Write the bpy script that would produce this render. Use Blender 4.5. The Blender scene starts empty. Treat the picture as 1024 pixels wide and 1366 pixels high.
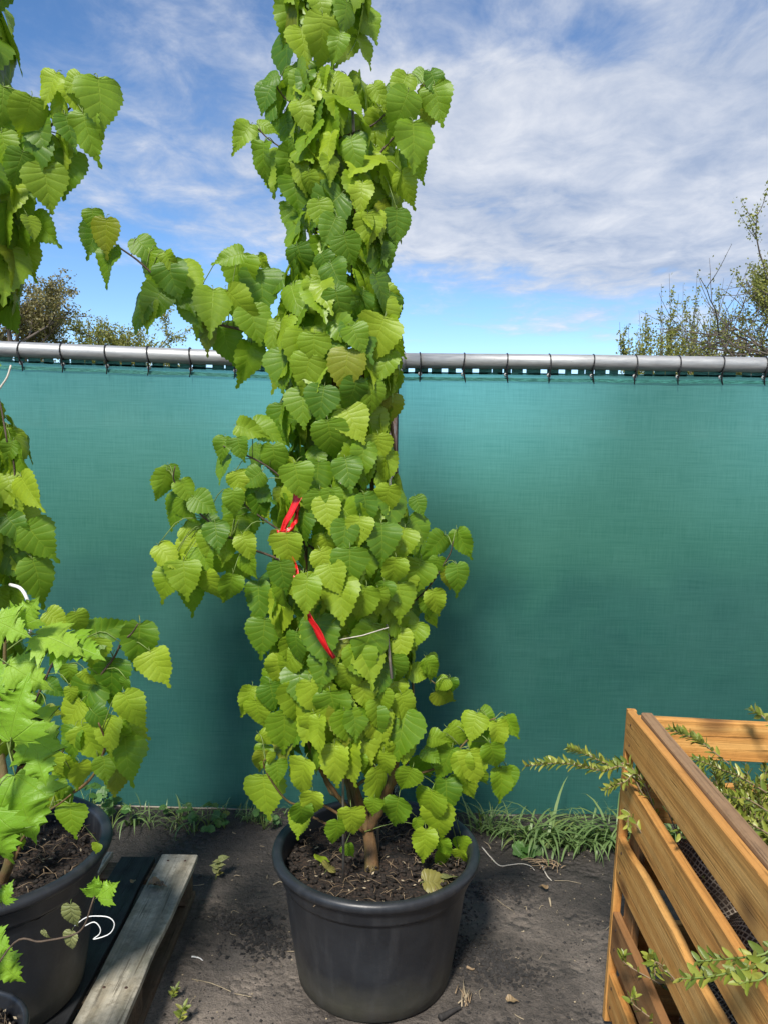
import bpy, math, random
import numpy as np
from mathutils import Vector, Matrix, Quaternion, noise as mnoise

R = math.radians
random.seed(7); rng = np.random.default_rng(7)
scn = bpy.context.scene
COL = scn.collection

# ------------------------------------------------------------------ camera
CAM_H, PITCH, ROLL, F = 1.66, R(6.0), R(1.0), 1026.0
cam_d = bpy.data.cameras.new('camera'); cam = bpy.data.objects.new('camera', cam_d); COL.objects.link(cam)
cam_d.sensor_fit = 'VERTICAL'; cam_d.sensor_height = 36.0; cam_d.lens = 36.0 * F / 1366.0
cam_d.clip_start = 0.05; cam_d.clip_end = 2000
cam.matrix_world = Matrix.Translation((0, 0, CAM_H)) @ Matrix.Rotation(R(90) - PITCH, 4, 'X') @ Matrix.Rotation(ROLL, 4, 'Z')
scn.camera = cam
scn.view_settings.view_transform = 'Standard'; scn.view_settings.look = 'None'
scn.view_settings.gamma = 1.0; scn.view_settings.exposure = 0.85
scn.view_settings.use_curve_mapping = False

# ------------------------------------------------------------------ sun and sky
SUN_EL, SUN_AZ = R(49), R(19)           # azimuth measured from straight behind the camera towards the left
sun_dir = Vector((-math.sin(SUN_AZ) * math.cos(SUN_EL), -math.cos(SUN_AZ) * math.cos(SUN_EL), math.sin(SUN_EL)))
sl = bpy.data.lights.new('sun', 'SUN'); sl.energy = 3.2; sl.angle = R(9); sl.color = (1.0, 0.95, 0.86)
so = bpy.data.objects.new('sun', sl); COL.objects.link(so)
so.rotation_euler = sun_dir.to_track_quat('Z', 'Y').to_euler(); so.location = (-3, -4, 6)

w = bpy.data.worlds.new('World'); scn.world = w; w.use_nodes = True
nt = w.node_tree; nt.nodes.clear(); L = nt.links.new
def N(t, **k):
    n = nt.nodes.new(t)
    for a, v in k.items(): setattr(n, a, v)
    return n
def math_node(op, a, b=None, clamp=False):
    n = N('ShaderNodeMath', operation=op, use_clamp=clamp)
    for i, v in enumerate((a, b)):
        if v is None: continue
        if isinstance(v, (int, float)): n.inputs[i].default_value = v
        else: L(v, n.inputs[i])
    return n.outputs[0]
def remap(v, a, b, c=0.0, d=1.0, smooth=True):
    n = N('ShaderNodeMapRange'); n.interpolation_type = 'SMOOTHSTEP' if smooth else 'LINEAR'
    L(v, n.inputs[0])
    for i, x in enumerate((a, b, c, d)): n.inputs[i + 1].default_value = x
    return n.outputs[0]
sky = N('ShaderNodeTexSky', sky_type='NISHITA'); sky.sun_disc = False
sky.sun_elevation = SUN_EL; sky.sun_rotation = R(180) + SUN_AZ; sky.ozone_density = 2.6; sky.air_density = 1.0; sky.dust_density = 0.2; sky.altitude = 2500
tc = N('ShaderNodeTexCoord'); sep = N('ShaderNodeSeparateXYZ'); L(tc.outputs['Generated'], sep.inputs[0])
zz = math_node('ADD', math_node('MAXIMUM', sep.outputs[2], 0.0), 0.07)
cx = math_node('DIVIDE', sep.outputs[0], zz); cy = math_node('DIVIDE', sep.outputs[1], zz)
cmb = N('ShaderNodeCombineXYZ'); L(cx, cmb.inputs[0]); L(cy, cmb.inputs[1])
def sky_noise(scale, rot, loc, detail, rough, dist=0.0):
    m = N('ShaderNodeMapping'); L(cmb.outputs[0], m.inputs[0])
    m.inputs['Scale'].default_value = scale; m.inputs['Rotation'].default_value = (0, 0, rot); m.inputs['Location'].default_value = loc
    n = N('ShaderNodeTexNoise'); n.inputs['Scale'].default_value = 1.0; n.inputs['Detail'].default_value = detail
    n.inputs['Roughness'].default_value = rough; n.inputs['Distortion'].default_value = dist
    L(m.outputs[0], n.inputs[0]); return n.outputs[0]
big = sky_noise((0.5, 0.62, 1), R(8), (3.1, 1.7, 0), 3, 0.5)
mid = sky_noise((1.4, 1.3, 1), R(6), (0.4, 5.2, 0), 7, 0.58, 0.3)
fin = sky_noise((4.8, 3.4, 1), R(12), (2.2, 0.3, 0), 6, 0.62, 0.4)
cov = math_node('ADD', math_node('MULTIPLY', big, 0.7), math_node('MULTIPLY', mid, 0.62))
cov = math_node('ADD', cov, math_node('MULTIPLY', fin, 0.44))
cov = math_node('ADD', cov, math_node('MULTIPLY', sep.outputs[0], 0.34))
low = remap(sep.outputs[2], 0.15, 0.225)
hi = remap(sep.outputs[2], 0.32, 0.47, 0.0, 0.24)
cov = math_node('SUBTRACT', cov, hi)
cov = math_node('ADD', cov, remap(sep.outputs[2], 0.14, 0.24, -0.34, 0.10))
mask = math_node('MULTIPLY', remap(cov, 0.60, 0.96), 0.94)
shade = math_node('ADD', math_node('MULTIPLY', mid, 0.55), math_node('MULTIPLY', fin, 0.45))
cr = N('ShaderNodeValToRGB'); L(shade, cr.inputs[0])
cr.color_ramp.elements[0].position = 0.40; cr.color_ramp.elements[0].color = (0.46, 0.56, 0.76, 1)
cr.color_ramp.elements[1].position = 0.64; cr.color_ramp.elements[1].color = (0.95, 0.98, 1.05, 1)
SKY_K = 0.105
cm = N('ShaderNodeVectorMath', operation='SCALE'); L(cr.outputs[0], cm.inputs[0]); cm.inputs['Scale'].default_value = 0.49 / SKY_K
mx = N('ShaderNodeMix', data_type='RGBA'); L(mask, mx.inputs[0]); hs = N('ShaderNodeHueSaturation'); hs.inputs['Saturation'].default_value = 1.14; L(sky.outputs[0], hs.inputs['Color']); L(hs.outputs[0], mx.inputs[6]); L(cm.outputs[0], mx.inputs[7])
bg = N('ShaderNodeBackground'); bg.inputs[1].default_value = SKY_K; L(mx.outputs[2], bg.inputs[0])
wo = N('ShaderNodeOutputWorld'); L(bg.outputs[0], wo.inputs[0])

# ------------------------------------------------------------------ helpers
def at(px, py, Y):
    """world point at distance Y in front of the camera seen at photo pixel (px, py)"""
    dx, dy = (px - 512) / F, (683 - py) / F
    a = dx * math.cos(ROLL) - dy * math.sin(ROLL); b = dx * math.sin(ROLL) + dy * math.cos(ROLL)
    d = Vector((a, math.cos(PITCH) + b * math.sin(PITCH), -math.sin(PITCH) + b * math.cos(PITCH)))
    return Vector((0, 0, CAM_H)) + d * (Y / d.y)
def at_z(px, py, z):
    p = at(px, py, 1.0) - Vector((0, 0, CAM_H)); return Vector((0, 0, CAM_H)) + p * ((z - CAM_H) / p.z)
def mpp(Y): return Y / F * 1.03        # metres per photo pixel at that distance

class MB:
    def __init__(s): s.v = []; s.f = []; s.m = []; s.uv = []
    def add(s, verts, faces, mat=0, uvs=None):
        o = len(s.v); s.v.extend([tuple(v) for v in verts])
        for i, f in enumerate(faces):
            s.f.append(tuple(o + k for k in f)); s.m.append(mat)
            s.uv.append([uvs[k] for k in f] if uvs else [(0, 0)] * len(f))
        return s
    def tube(s, pts, rad, n=6, mat=0, cap=True):
        pts = [Vector(p) for p in pts]
        if not hasattr(rad, '__len__'): rad = [rad] * len(pts)
        vs, fs, us = [], [], []; up = Vector((0.123, 0.91, 0.31)); ln = 0
        for i, p in enumerate(pts):
            t = (pts[min(i + 1, len(pts) - 1)] - pts[max(i - 1, 0)])
            t = t.normalized() if t.length > 1e-9 else Vector((0, 0, 1))
            a = up - t * up.dot(t)
            if a.length < 1e-4: a = t.orthogonal()
            a.normalize(); up = a; b = t.cross(a)
            if i: ln += (p - pts[i - 1]).length
            for k in range(n):
                q = 2 * math.pi * k / n
                vs.append(p + (a * math.cos(q) + b * math.sin(q)) * rad[i]); us.append((k / n, ln))
        for i in range(len(pts) - 1):
            for k in range(n):
                fs.append((i * n + k, i * n + (k + 1) % n, (i + 1) * n + (k + 1) % n, (i + 1) * n + k))
        if cap:
            fs.append(tuple(range(n))[::-1]); fs.append(tuple((len(pts) - 1) * n + k for k in range(n)))
        return s.add(vs, fs, mat, us)
    def lathe(s, prof, n=48, mat=0, c=(0, 0, 0)):
        vs, fs, us = [], [], []
        for i, (r, z) in enumerate(prof):
            for k in range(n):
                q = 2 * math.pi * k / n; vs.append((c[0] + r * math.cos(q), c[1] + r * math.sin(q), c[2] + z)); us.append((k / n, z))
        for i in range(len(prof) - 1):
            for k in range(n):
                fs.append((i * n + k, i * n + (k + 1) % n, (i + 1) * n + (k + 1) % n, (i + 1) * n + k))
        return s.add(vs, fs, mat, us)
    def box(s, a, b, mat=0, bev=0.0):
        (x0, y0, z0), (x1, y1, z1) = a, b
        vs = [(x0, y0, z0), (x1, y0, z0), (x1, y1, z0), (x0, y1, z0), (x0, y0, z1), (x1, y0, z1), (x1, y1, z1), (x0, y1, z1)]
        return s.add(vs, [(0, 3, 2, 1), (4, 5, 6, 7), (0, 1, 5, 4), (1, 2, 6, 5), (2, 3, 7, 6), (3, 0, 4, 7)], mat)
    def mesh(s, name, mats, smooth=True):
        me = bpy.data.meshes.new(name); me.from_pydata(s.v, [], s.f)
        for m in (mats if isinstance(mats, (list, tuple)) else [mats]): me.materials.append(m)
        me.polygons.foreach_set('material_index', s.m); me.polygons.foreach_set('use_smooth', [smooth] * len(s.f))
        ul = me.uv_layers.new(name='UVMap'); ul.data.foreach_set('uv', [c for f in s.uv for p in f for c in p])
        me.update(); return me
    def build(s, name, mats, parent=None, smooth=True, loc=None):
        return link(name, s.mesh(name, mats, smooth), parent, loc)
def link(name, me, parent=None, loc=None, mat=None):
    o = bpy.data.objects.new(name, me); COL.objects.link(o)
    if parent is not None: o.parent = parent
    if mat is not None: o.matrix_local = mat
    if loc is not None: o.location = loc
    return o
def thing(name, label, cat, loc=(0, 0, 0), group=None, rot=(0, 0, 0)):
    o = bpy.data.objects.new(name, None); COL.objects.link(o); o.location = loc; o.rotation_euler = rot
    o.empty_display_size = 0.05
    o['label'] = label; o['category'] = cat
    if group: o['group'] = group
    return o
def tag(o, label=None, cat=None, group=None, kind=None):
    for k, v in (('label', label), ('category', cat), ('group', group), ('kind', kind)):
        if v: o[k] = v
    return o
def spline(pts, n):
    """Catmull-Rom resample"""
    P = [Vector(p) for p in pts]; P = [P[0] * 2 - P[1]] + P + [P[-1] * 2 - P[-2]]; out = []
    segs = len(P) - 3
    for j in range(n):
        t = j / (n - 1) * segs; i = min(int(t), segs - 1); u = t - i
        a, b, c, d = P[i:i + 4]
        out.append(0.5 * ((2 * b) + (c - a) * u + (2 * a - 5 * b + 4 * c - d) * u * u + (3 * b - a - 3 * c + d) * u ** 3))
    return out
def rv(s=1.0): return Vector((random.gauss(0, s), random.gauss(0, s), random.gauss(0, s)))

# ------------------------------------------------------------------ materials
class Mat:
    def __init__(s, name):
        s.m = bpy.data.materials.new(name); s.m.use_nodes = True; s.t = s.m.node_tree
        s.p = s.t.nodes['Principled BSDF']; s.o = s.t.nodes['Material Output']
    def n(s, t, **k):
        x = s.t.nodes.new(t)
        for a, v in k.items(): setattr(x, a, v)
        return x
    def l(s, a, b): s.t.links.new(a, b)
    def put(s, sock, v):
        if isinstance(v, (int, float)): sock.default_value = v
        elif isinstance(v, (tuple, list)):
            sock.default_value = tuple(v) + ((1,) if len(v) == 3 and len(sock.default_value) == 4 else ())
        else: s.l(v, sock)
    def math(s, op, a, b=0.0, clamp=False):
        x = s.n('ShaderNodeMath', operation=op, use_clamp=clamp); s.put(x.inputs[0], a); s.put(x.inputs[1], b); return x.outputs[0]
    def coord(s, kind='Object', scale=(1, 1, 1), rnd=True, loc=(0, 0, 0)):
        c = s.n('ShaderNodeTexCoord'); v = c.outputs[kind]
        if rnd:
            oi = s.n('ShaderNodeObjectInfo'); k = s.n('ShaderNodeVectorMath', operation='SCALE')
            cb = s.n('ShaderNodeCombineXYZ'); s.l(oi.outputs['Random'], cb.inputs[0]); s.l(oi.outputs['Random'], cb.inputs[1]); s.l(oi.outputs['Random'], cb.inputs[2])
            s.l(cb.outputs[0], k.inputs[0]); k.inputs['Scale'].default_value = 37.0
            a = s.n('ShaderNodeVectorMath', operation='ADD'); s.l(v, a.inputs[0]); s.l(k.outputs[0], a.inputs[1]); v = a.outputs[0]
        m = s.n('ShaderNodeMapping'); s.l(v, m.inputs[0]); m.inputs['Scale'].default_value = scale; m.inputs['Location'].default_value = loc
        return m.outputs[0]
    def noise(s, vec, scale, detail=5, rough=0.55, dist=0.0):
        x = s.n('ShaderNodeTexNoise'); s.l(vec, x.inputs[0]); x.inputs['Scale'].default_value = scale; x.inputs['Detail'].default_value = detail
        x.inputs['Roughness'].default_value = rough; x.inputs['Distortion'].default_value = dist; return x.outputs[0]
    def vor(s, vec, scale, feature='F1', out=0, rnd=1.0):
        x = s.n('ShaderNodeTexVoronoi', feature=feature); s.l(vec, x.inputs[0]); x.inputs['Scale'].default_value = scale
        x.inputs['Randomness'].default_value = rnd; return x.outputs[out]
    def ramp(s, v, stops):
        x = s.n('ShaderNodeValToRGB'); s.put(x.inputs[0], v); e = x.color_ramp.elements
        while len(e) < len(stops): e.new(0.5)
        for q, (p, c) in zip(e, stops):
            q.position = p; q.color = (c, c, c, 1) if isinstance(c, (int, float)) else tuple(c) + (1,)
        return x.outputs[0]
    def mix(s, f, a, b, mode='MIX'):
        x = s.n('ShaderNodeMix', data_type='RGBA', blend_type=mode); s.put(x.inputs[0], f); s.put(x.inputs[6], a); s.put(x.inputs[7], b); return x.outputs[2]
    def bump(s, h, strength=0.5, dist=0.01, nrm=None):
        x = s.n('ShaderNodeBump'); x.inputs['Strength'].default_value = strength; x.inputs['Distance'].default_value = dist
        s.l(h, x.inputs['Height'])
        if nrm is not None: s.l(nrm, x.inputs['Normal'])
        return x.outputs[0]
    def set(s, base=None, rough=None, metal=None, spec=None, normal=None):
        for k, v in (('Base Color', base), ('Roughness', rough), ('Metallic', metal), ('Specular IOR Level', spec), ('Normal', normal)):
            if v is not None: s.put(s.p.inputs[k], v)
        return s.m

def leaf_mat(name, c_dark, c_mid, c_light, trans, veins=9.0, bumps=0.32, tr_fac=0.38, rough=0.42, bronze=0.035, radial=False):
    M = Mat(name)
    oi = M.n('ShaderNodeObjectInfo'); ge = M.n('ShaderNodeNewGeometry')
    r = M.math('FRACT', M.math('ADD', oi.outputs['Random'], M.math('MULTIPLY', ge.outputs['Random Per Island'], 1.37)))
    r2 = M.math('FRACT', M.math('MULTIPLY', r, 7.31))
    base = M.ramp(r, [(0.0, c_dark), (0.5, c_mid), (1.0, c_light)])
    br = M.math('MULTIPLY', M.math('GREATER_THAN', r2, 1 - bronze), 0.6)
    base = M.mix(br, base, (0.26, 0.20, 0.02))
    uv = M.n('ShaderNodeUVMap'); sp = M.n('ShaderNodeSeparateXYZ'); M.l(uv.outputs[0], sp.inputs[0])
    u, v = sp.outputs[0], sp.outputs[1]
    nz = M.noise(M.coord('Object', rnd=True), 18, 3)
    base = M.mix(M.math('MULTIPLY', nz, 0.5), base, c_dark)
    saw = M.math('FRACT', M.math('MULTIPLY', v, veins))
    tri = M.math('MULTIPLY', M.math('ABSOLUTE', M.math('SUBTRACT', saw, 0.5)), 2.0)      # 1 on a vein
    vein = M.math('POWER', tri, 7.0)
    mid = M.math('SUBTRACT', 1.0, M.math('MULTIPLY', u, 18.0), True)
    if radial:      # palmate veins fanning from the leaf base
        sx = M.n('ShaderNodeSeparateXYZ'); M.l(M.coord('Object', rnd=False), sx.inputs[0])
        an = M.math('ARCTAN2', sx.outputs[0], M.math('ADD', sx.outputs[1], 0.02))
        fa = M.math('ABSOLUTE', M.math('SUBTRACT', M.math('FRACT', M.math('ADD', M.math('MULTIPLY', an, 1.55), 0.5)), 0.5))
        rad = M.math('SQRT', M.math('ADD', M.math('POWER', sx.outputs[0], 2.0), M.math('POWER', sx.outputs[1], 2.0)))
        mid = M.math('SUBTRACT', 1.0, M.math('MULTIPLY', M.math('MULTIPLY', fa, rad), 48.0), True)
        c8 = M.vor(M.coord('Object', rnd=False), 9.0, 'DISTANCE_TO_EDGE'); vein = M.ramp(c8, [(0.0, 0.7), (0.07, 0.0)]); tri = vein
    vmask = M.math('MAXIMUM', M.math('MULTIPLY', vein, M.math('SUBTRACT', 1.0, M.math('MULTIPLY', u, 0.45))), mid)
    col = M.mix(M.math('MULTIPLY', vmask, 0.30), base, c_light)
    bf = ge.outputs['Backfacing']
    col = M.mix(M.math('MULTIPLY', bf, 0.45), col, tuple(0.5 * a + b for a, b in zip(c_light, (0.05, 0.06, 0.04))))
    nrm = M.bump(M.math('SUBTRACT', 1.0, M.math('MAXIMUM', M.math('POWER', tri, 2.6), mid)), bumps, 0.0022)
    nrm = M.bump(M.noise(M.coord('Object', rnd=True), 120, 3), 0.15, 0.004, nrm)
    M.set(base=col, rough=rough, spec=0.45, normal=nrm)
    tr = M.n('ShaderNodeBsdfTranslucent'); M.l(M.mix(M.math('MULTIPLY', vmask, 0.3), M.mix(0.45, base, trans), base), tr.inputs[0]); M.l(nrm, tr.inputs['Normal'])
    ms = M.n('ShaderNodeMixShader'); ms.inputs[0].default_value = tr_fac
    M.l(M.p.outputs[0], ms.inputs[1]); M.l(tr.outputs[0], ms.inputs[2]); M.l(ms.outputs[0], M.o.inputs[0])
    return M.m

M_LEAF = leaf_mat('vine leaf', (0.075, 0.18, 0.012), (0.215, 0.355, 0.016), (0.42, 0.54, 0.032), (0.38, 0.58, 0.015), bumps=0.32)
M_LOBED = leaf_mat('lobed leaf', (0.19, 0.38, 0.022), (0.27, 0.48, 0.032), (0.37, 0.56, 0.06), (0.40, 0.62, 0.03), veins=7, bumps=0.5, bronze=0.0, radial=True)
M_BOX = leaf_mat('box leaf', (0.07, 0.13, 0.02), (0.20, 0.26, 0.03), (0.46, 0.46, 0.09), (0.28, 0.42, 0.03), veins=0, bumps=0.1, tr_fac=0.25, rough=0.34, bronze=0.05)
M_GRASS = leaf_mat('grass blade', (0.07, 0.15, 0.03), (0.13, 0.24, 0.055), (0.25, 0.36, 0.12), (0.26, 0.44, 0.09), veins=0, bumps=0.1, tr_fac=0.3, bronze=0.1)
M_WILT = leaf_mat('wilted leaf', (0.16, 0.17, 0.05), (0.22, 0.25, 0.09), (0.30, 0.30, 0.12), (0.30, 0.32, 0.1), veins=7, bumps=0.6, tr_fac=0.25, bronze=0.3)
M_DEAD = leaf_mat('dead leaf', (0.10, 0.06, 0.03), (0.20, 0.12, 0.06), (0.36, 0.26, 0.14), (0.2, 0.12, 0.05), veins=6, bumps=0.6, tr_fac=0.1, bronze=0)
M_FAR = leaf_mat('far foliage', (0.17, 0.19, 0.03), (0.25, 0.27, 0.045), (0.36, 0.36, 0.08), (0.3, 0.34, 0.06), veins=0, bumps=0.0, tr_fac=0.35, bronze=0.12)
M_FARB = leaf_mat('far brown foliage', (0.15, 0.14, 0.05), (0.22, 0.20, 0.07), (0.30, 0.26, 0.11), (0.24, 0.2, 0.06), veins=0, bumps=0.0, tr_fac=0.3, bronze=0.35)
M_SHADE_HEDGE = leaf_mat('hedge leaf', (0.02, 0.045, 0.012), (0.035, 0.07, 0.02), (0.05, 0.10, 0.03), (0.06, 0.12, 0.02), veins=0, bumps=0.0, tr_fac=0.2, bronze=0.0)

def simple_mat(name, col, rough=0.5, metal=0.0, var=0.25, scale=20.0, bump=0.2, spec=0.5, bd=0.002):
    M = Mat(name); c = M.coord('Object'); n = M.noise(c, scale, 6)
    base = M.mix(M.ramp(n, [(0.3, 0.0), (0.7, 1.0)]), tuple(x * (1 - var) for x in col), tuple(min(1, x * (1 + var)) for x in col))
    return M.set(base=base, rough=rough, metal=metal, spec=spec, normal=M.bump(M.noise(c, scale * 6, 4), bump, bd))
M_STALK = simple_mat('leaf stalk', (0.15, 0.21, 0.045), 0.5)
M_TIE = simple_mat('black tie', (0.012, 0.012, 0.013), 0.45)
M_RED = simple_mat('red tape', (0.62, 0.012, 0.014), 0.32, var=0.12, scale=40, bump=0.3)
M_WHITE = simple_mat('white plastic', (0.78, 0.78, 0.76), 0.4, var=0.05)
M_STRING = simple_mat('pale string', (0.55, 0.50, 0.42), 0.8, var=0.2, scale=200)
M_CANE = simple_mat('grey cane', (0.24, 0.21, 0.17), 0.7, scale=60)
M_TWIG = simple_mat('dry twig', (0.24, 0.17, 0.10), 0.8, scale=80)

def bark_mat(name, a, b, scale=30, green=0.0):
    M = Mat(name); c = M.coord('Object', (1, 1, 0.35)); n = M.noise(c, scale, 8, 0.65); v = M.noise(c, scale * 4, 5)
    base = M.mix(M.ramp(n, [(0.32, 0.0), (0.68, 1.0)]), a, b)
    if green: base = M.mix(M.math('MULTIPLY', M.ramp(M.noise(M.coord('Object'), 14, 4), [(0.45, 0.0), (0.62, 1.0)]), green), base, (0.10, 0.11, 0.03))
    dots = M.ramp(M.vor(M.coord('Object'), 160), [(0.06, 1.0), (0.16, 0.0)])
    base = M.mix(M.math('MULTIPLY', dots, 0.5), base, (0.34, 0.29, 0.22))
    return M.set(base=base, rough=0.72, normal=M.bump(M.math('ADD', n, M.math('MULTIPLY', v, 0.4)), 0.6, 0.006))
M_BARK = bark_mat('vine bark', (0.085, 0.045, 0.018), (0.21, 0.115, 0.045), 30, 0.5)
M_SHOOT = bark_mat('dark shoot', (0.05, 0.035, 0.025), (0.12, 0.08, 0.05), 60)
M_FARBARK = bark_mat('far bark', (0.07, 0.055, 0.045), (0.13, 0.10, 0.08), 6)

def ground_mat():
    M = Mat('wet soil'); c = M.coord('Object', rnd=False)
    wet, dry = (0.024, 0.022, 0.021), (0.28, 0.235, 0.195)
    patch = M.noise(M.coord('Object', (1.0, 0.75, 1), rnd=False, loc=(3.3, 1.4, 0)), 1.9, 6, 0.6, 0.4)
    fine = M.noise(c, 26, 8, 0.7); grit = M.noise(c, 160, 5, 0.7)
    sp = M.n('ShaderNodeSeparateXYZ'); M.l(c, sp.inputs[0])
    # the strip by the fence is peaty and stays damp, the trodden sandy way in front has dried
    edge = M.math('ADD', sp.outputs[1], M.math('MULTIPLY', M.math('SUBTRACT', M.noise(c, 3.2, 5, 0.6), 0.5), 0.9))
    sandy = M.ramp(M.math('MULTIPLY', edge, 0.2), [(0.40, 1.0), (0.56, 0.0)])
    d = M.math('ADD', M.math('MULTIPLY', M.ramp(patch, [(0.43, 0.0), (0.57, 1.0)]), 0.62), M.math('MULTIPLY', M.ramp(fine, [(0.35, 0.0), (0.65, 1.0)]), 0.30))
    d = M.math('MULTIPLY', M.math('ADD', d, 0.28), M.math('ADD', M.math('MULTIPLY', sandy, 0.80), 0.17), True)
    base = M.mix(d, wet, dry)
    base = M.mix(M.math('MULTIPLY', M.ramp(grit, [(0.35, 1.0), (0.5, 0.0)]), 0.5), base, (0.012, 0.011, 0.011))
    flk = M.ramp(M.vor(c, 95), [(0.035, 1.0), (0.07, 0.0)])
    flk = M.math('MULTIPLY', flk, M.ramp(M.noise(c, 7, 3), [(0.52, 0.0), (0.62, 1.0)]))
    base = M.mix(M.math('MULTIPLY', flk, 0.7), base, (0.30, 0.26, 0.20))
    # far away the yard turns to grass
    far = M.ramp(M.math('MULTIPLY', sp.outputs[1], 0.01), [(0.045, 0.0), (0.06, 1.0)])
    base = M.mix(far, base, (0.07, 0.11, 0.03))
    h = M.math('ADD', M.math('MULTIPLY', fine, 1.0), M.math('MULTIPLY', grit, 0.30))
    clod = M.vor(c, 38)
    h = M.math('ADD', h, M.math('MULTIPLY', M.math('MULTIPLY', clod, M.ramp(M.noise(c, 4.5, 4), [(0.5, 0.0), (0.6, 1.0)])), -0.9))
    rough = M.ramp(d, [(0.0, 0.50), (0.5, 0.92)])
    return M.set(base=base, rough=rough, spec=0.4, normal=M.bump(h, 1.0, 0.025))
M_GROUND = ground_mat()
def potsoil_mat():
    M = Mat('potting soil'); c = M.coord('Object'); n = M.noise(c, 30, 8, 0.7); g = M.vor(c, 90)
    base = M.mix(M.ramp(n, [(0.35, 0.0), (0.7, 1.0)]), (0.010, 0.007, 0.005), (0.055, 0.034, 0.022))
    fib = M.ramp(M.noise(M.coord('Object', (1, 5, 1)), 40, 4, 0.6, 1.5), [(0.60, 0.0), (0.68, 1.0)])
    base = M.mix(M.math('MULTIPLY', fib, 0.6), base, (0.17, 0.09, 0.045))
    return M.set(base=base, rough=0.85, normal=M.bump(M.math('SUBTRACT', n, M.math('MULTIPLY', g, 0.7)), 1.0, 0.02))
M_POTSOIL = potsoil_mat()
M_CRUMB = simple_mat('soil crumb', (0.022, 0.016, 0.012), 0.9, var=0.5, scale=60, bump=0.6, bd=0.004)
M_CLOD = simple_mat('soil clod', (0.030, 0.027, 0.025), 0.85, var=0.5, scale=50, bump=0.7, bd=0.004)
M_CHIP = simple_mat('pale chip', (0.36, 0.29, 0.19), 0.8, var=0.4, scale=60)

def pot_mat():
    M = Mat('black pot plastic'); c = M.coord('Object'); n = M.noise(c, 7, 6, 0.6)
    base = M.mix(M.ramp(n, [(0.35, 0.0), (0.7, 1.0)]), (0.013, 0.0145, 0.018), (0.024, 0.027, 0.032))
    sp = M.n('ShaderNodeSeparateXYZ'); M.l(M.n('ShaderNodeTexCoord').outputs['Object'], sp.inputs[0])
    # splashed dirt and algae dried on around the foot, dusty vertical runs above
    foot = M.ramp(M.math('ADD', sp.outputs[2], M.math('MULTIPLY', M.math('SUBTRACT', M.noise(c, 9, 6, 0.65), 0.5), 0.16)), [(0.01, 1.0), (0.15, 0.0)])
    base = M.mix(M.math('MULTIPLY', foot, 0.55), base, M.mix(M.noise(c, 14, 4), (0.06, 0.065, 0.03), (0.12, 0.10, 0.075)))
    runs = M.ramp(M.noise(M.coord('Object', (1, 1, 0.09)), 22, 6, 0.65), [(0.50, 0.0), (0.72, 1.0)])
    base = M.mix(M.math('MULTIPLY', runs, 0.20), base, (0.10, 0.10, 0.10))
    dust = M.ramp(M.vor(M.coord('Object'), 130), [(0.05, 1.0), (0.12, 0.0)])
    dust = M.math('MULTIPLY', dust, M.ramp(M.noise(c, 5, 4), [(0.45, 0.0), (0.6, 1.0)]))
    base = M.mix(M.math('MULTIPLY', dust, 0.3), base, (0.16, 0.16, 0.15))
    rough = M.math('ADD', M.math('MULTIPLY', M.noise(c, 16, 6, 0.7), 0.25), M.math('ADD', 0.27, M.math('MULTIPLY', foot, 0.3)))
    scr = M.noise(M.coord('Object', (0.6, 0.6, 3)), 40, 5, 0.6)
    return M.set(base=base, rough=rough, spec=0.5, normal=M.bump(scr, 0.10, 0.004, M.bump(M.noise(c, 9, 3), 0.12, 0.02)))
M_POT = pot_mat()

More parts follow.
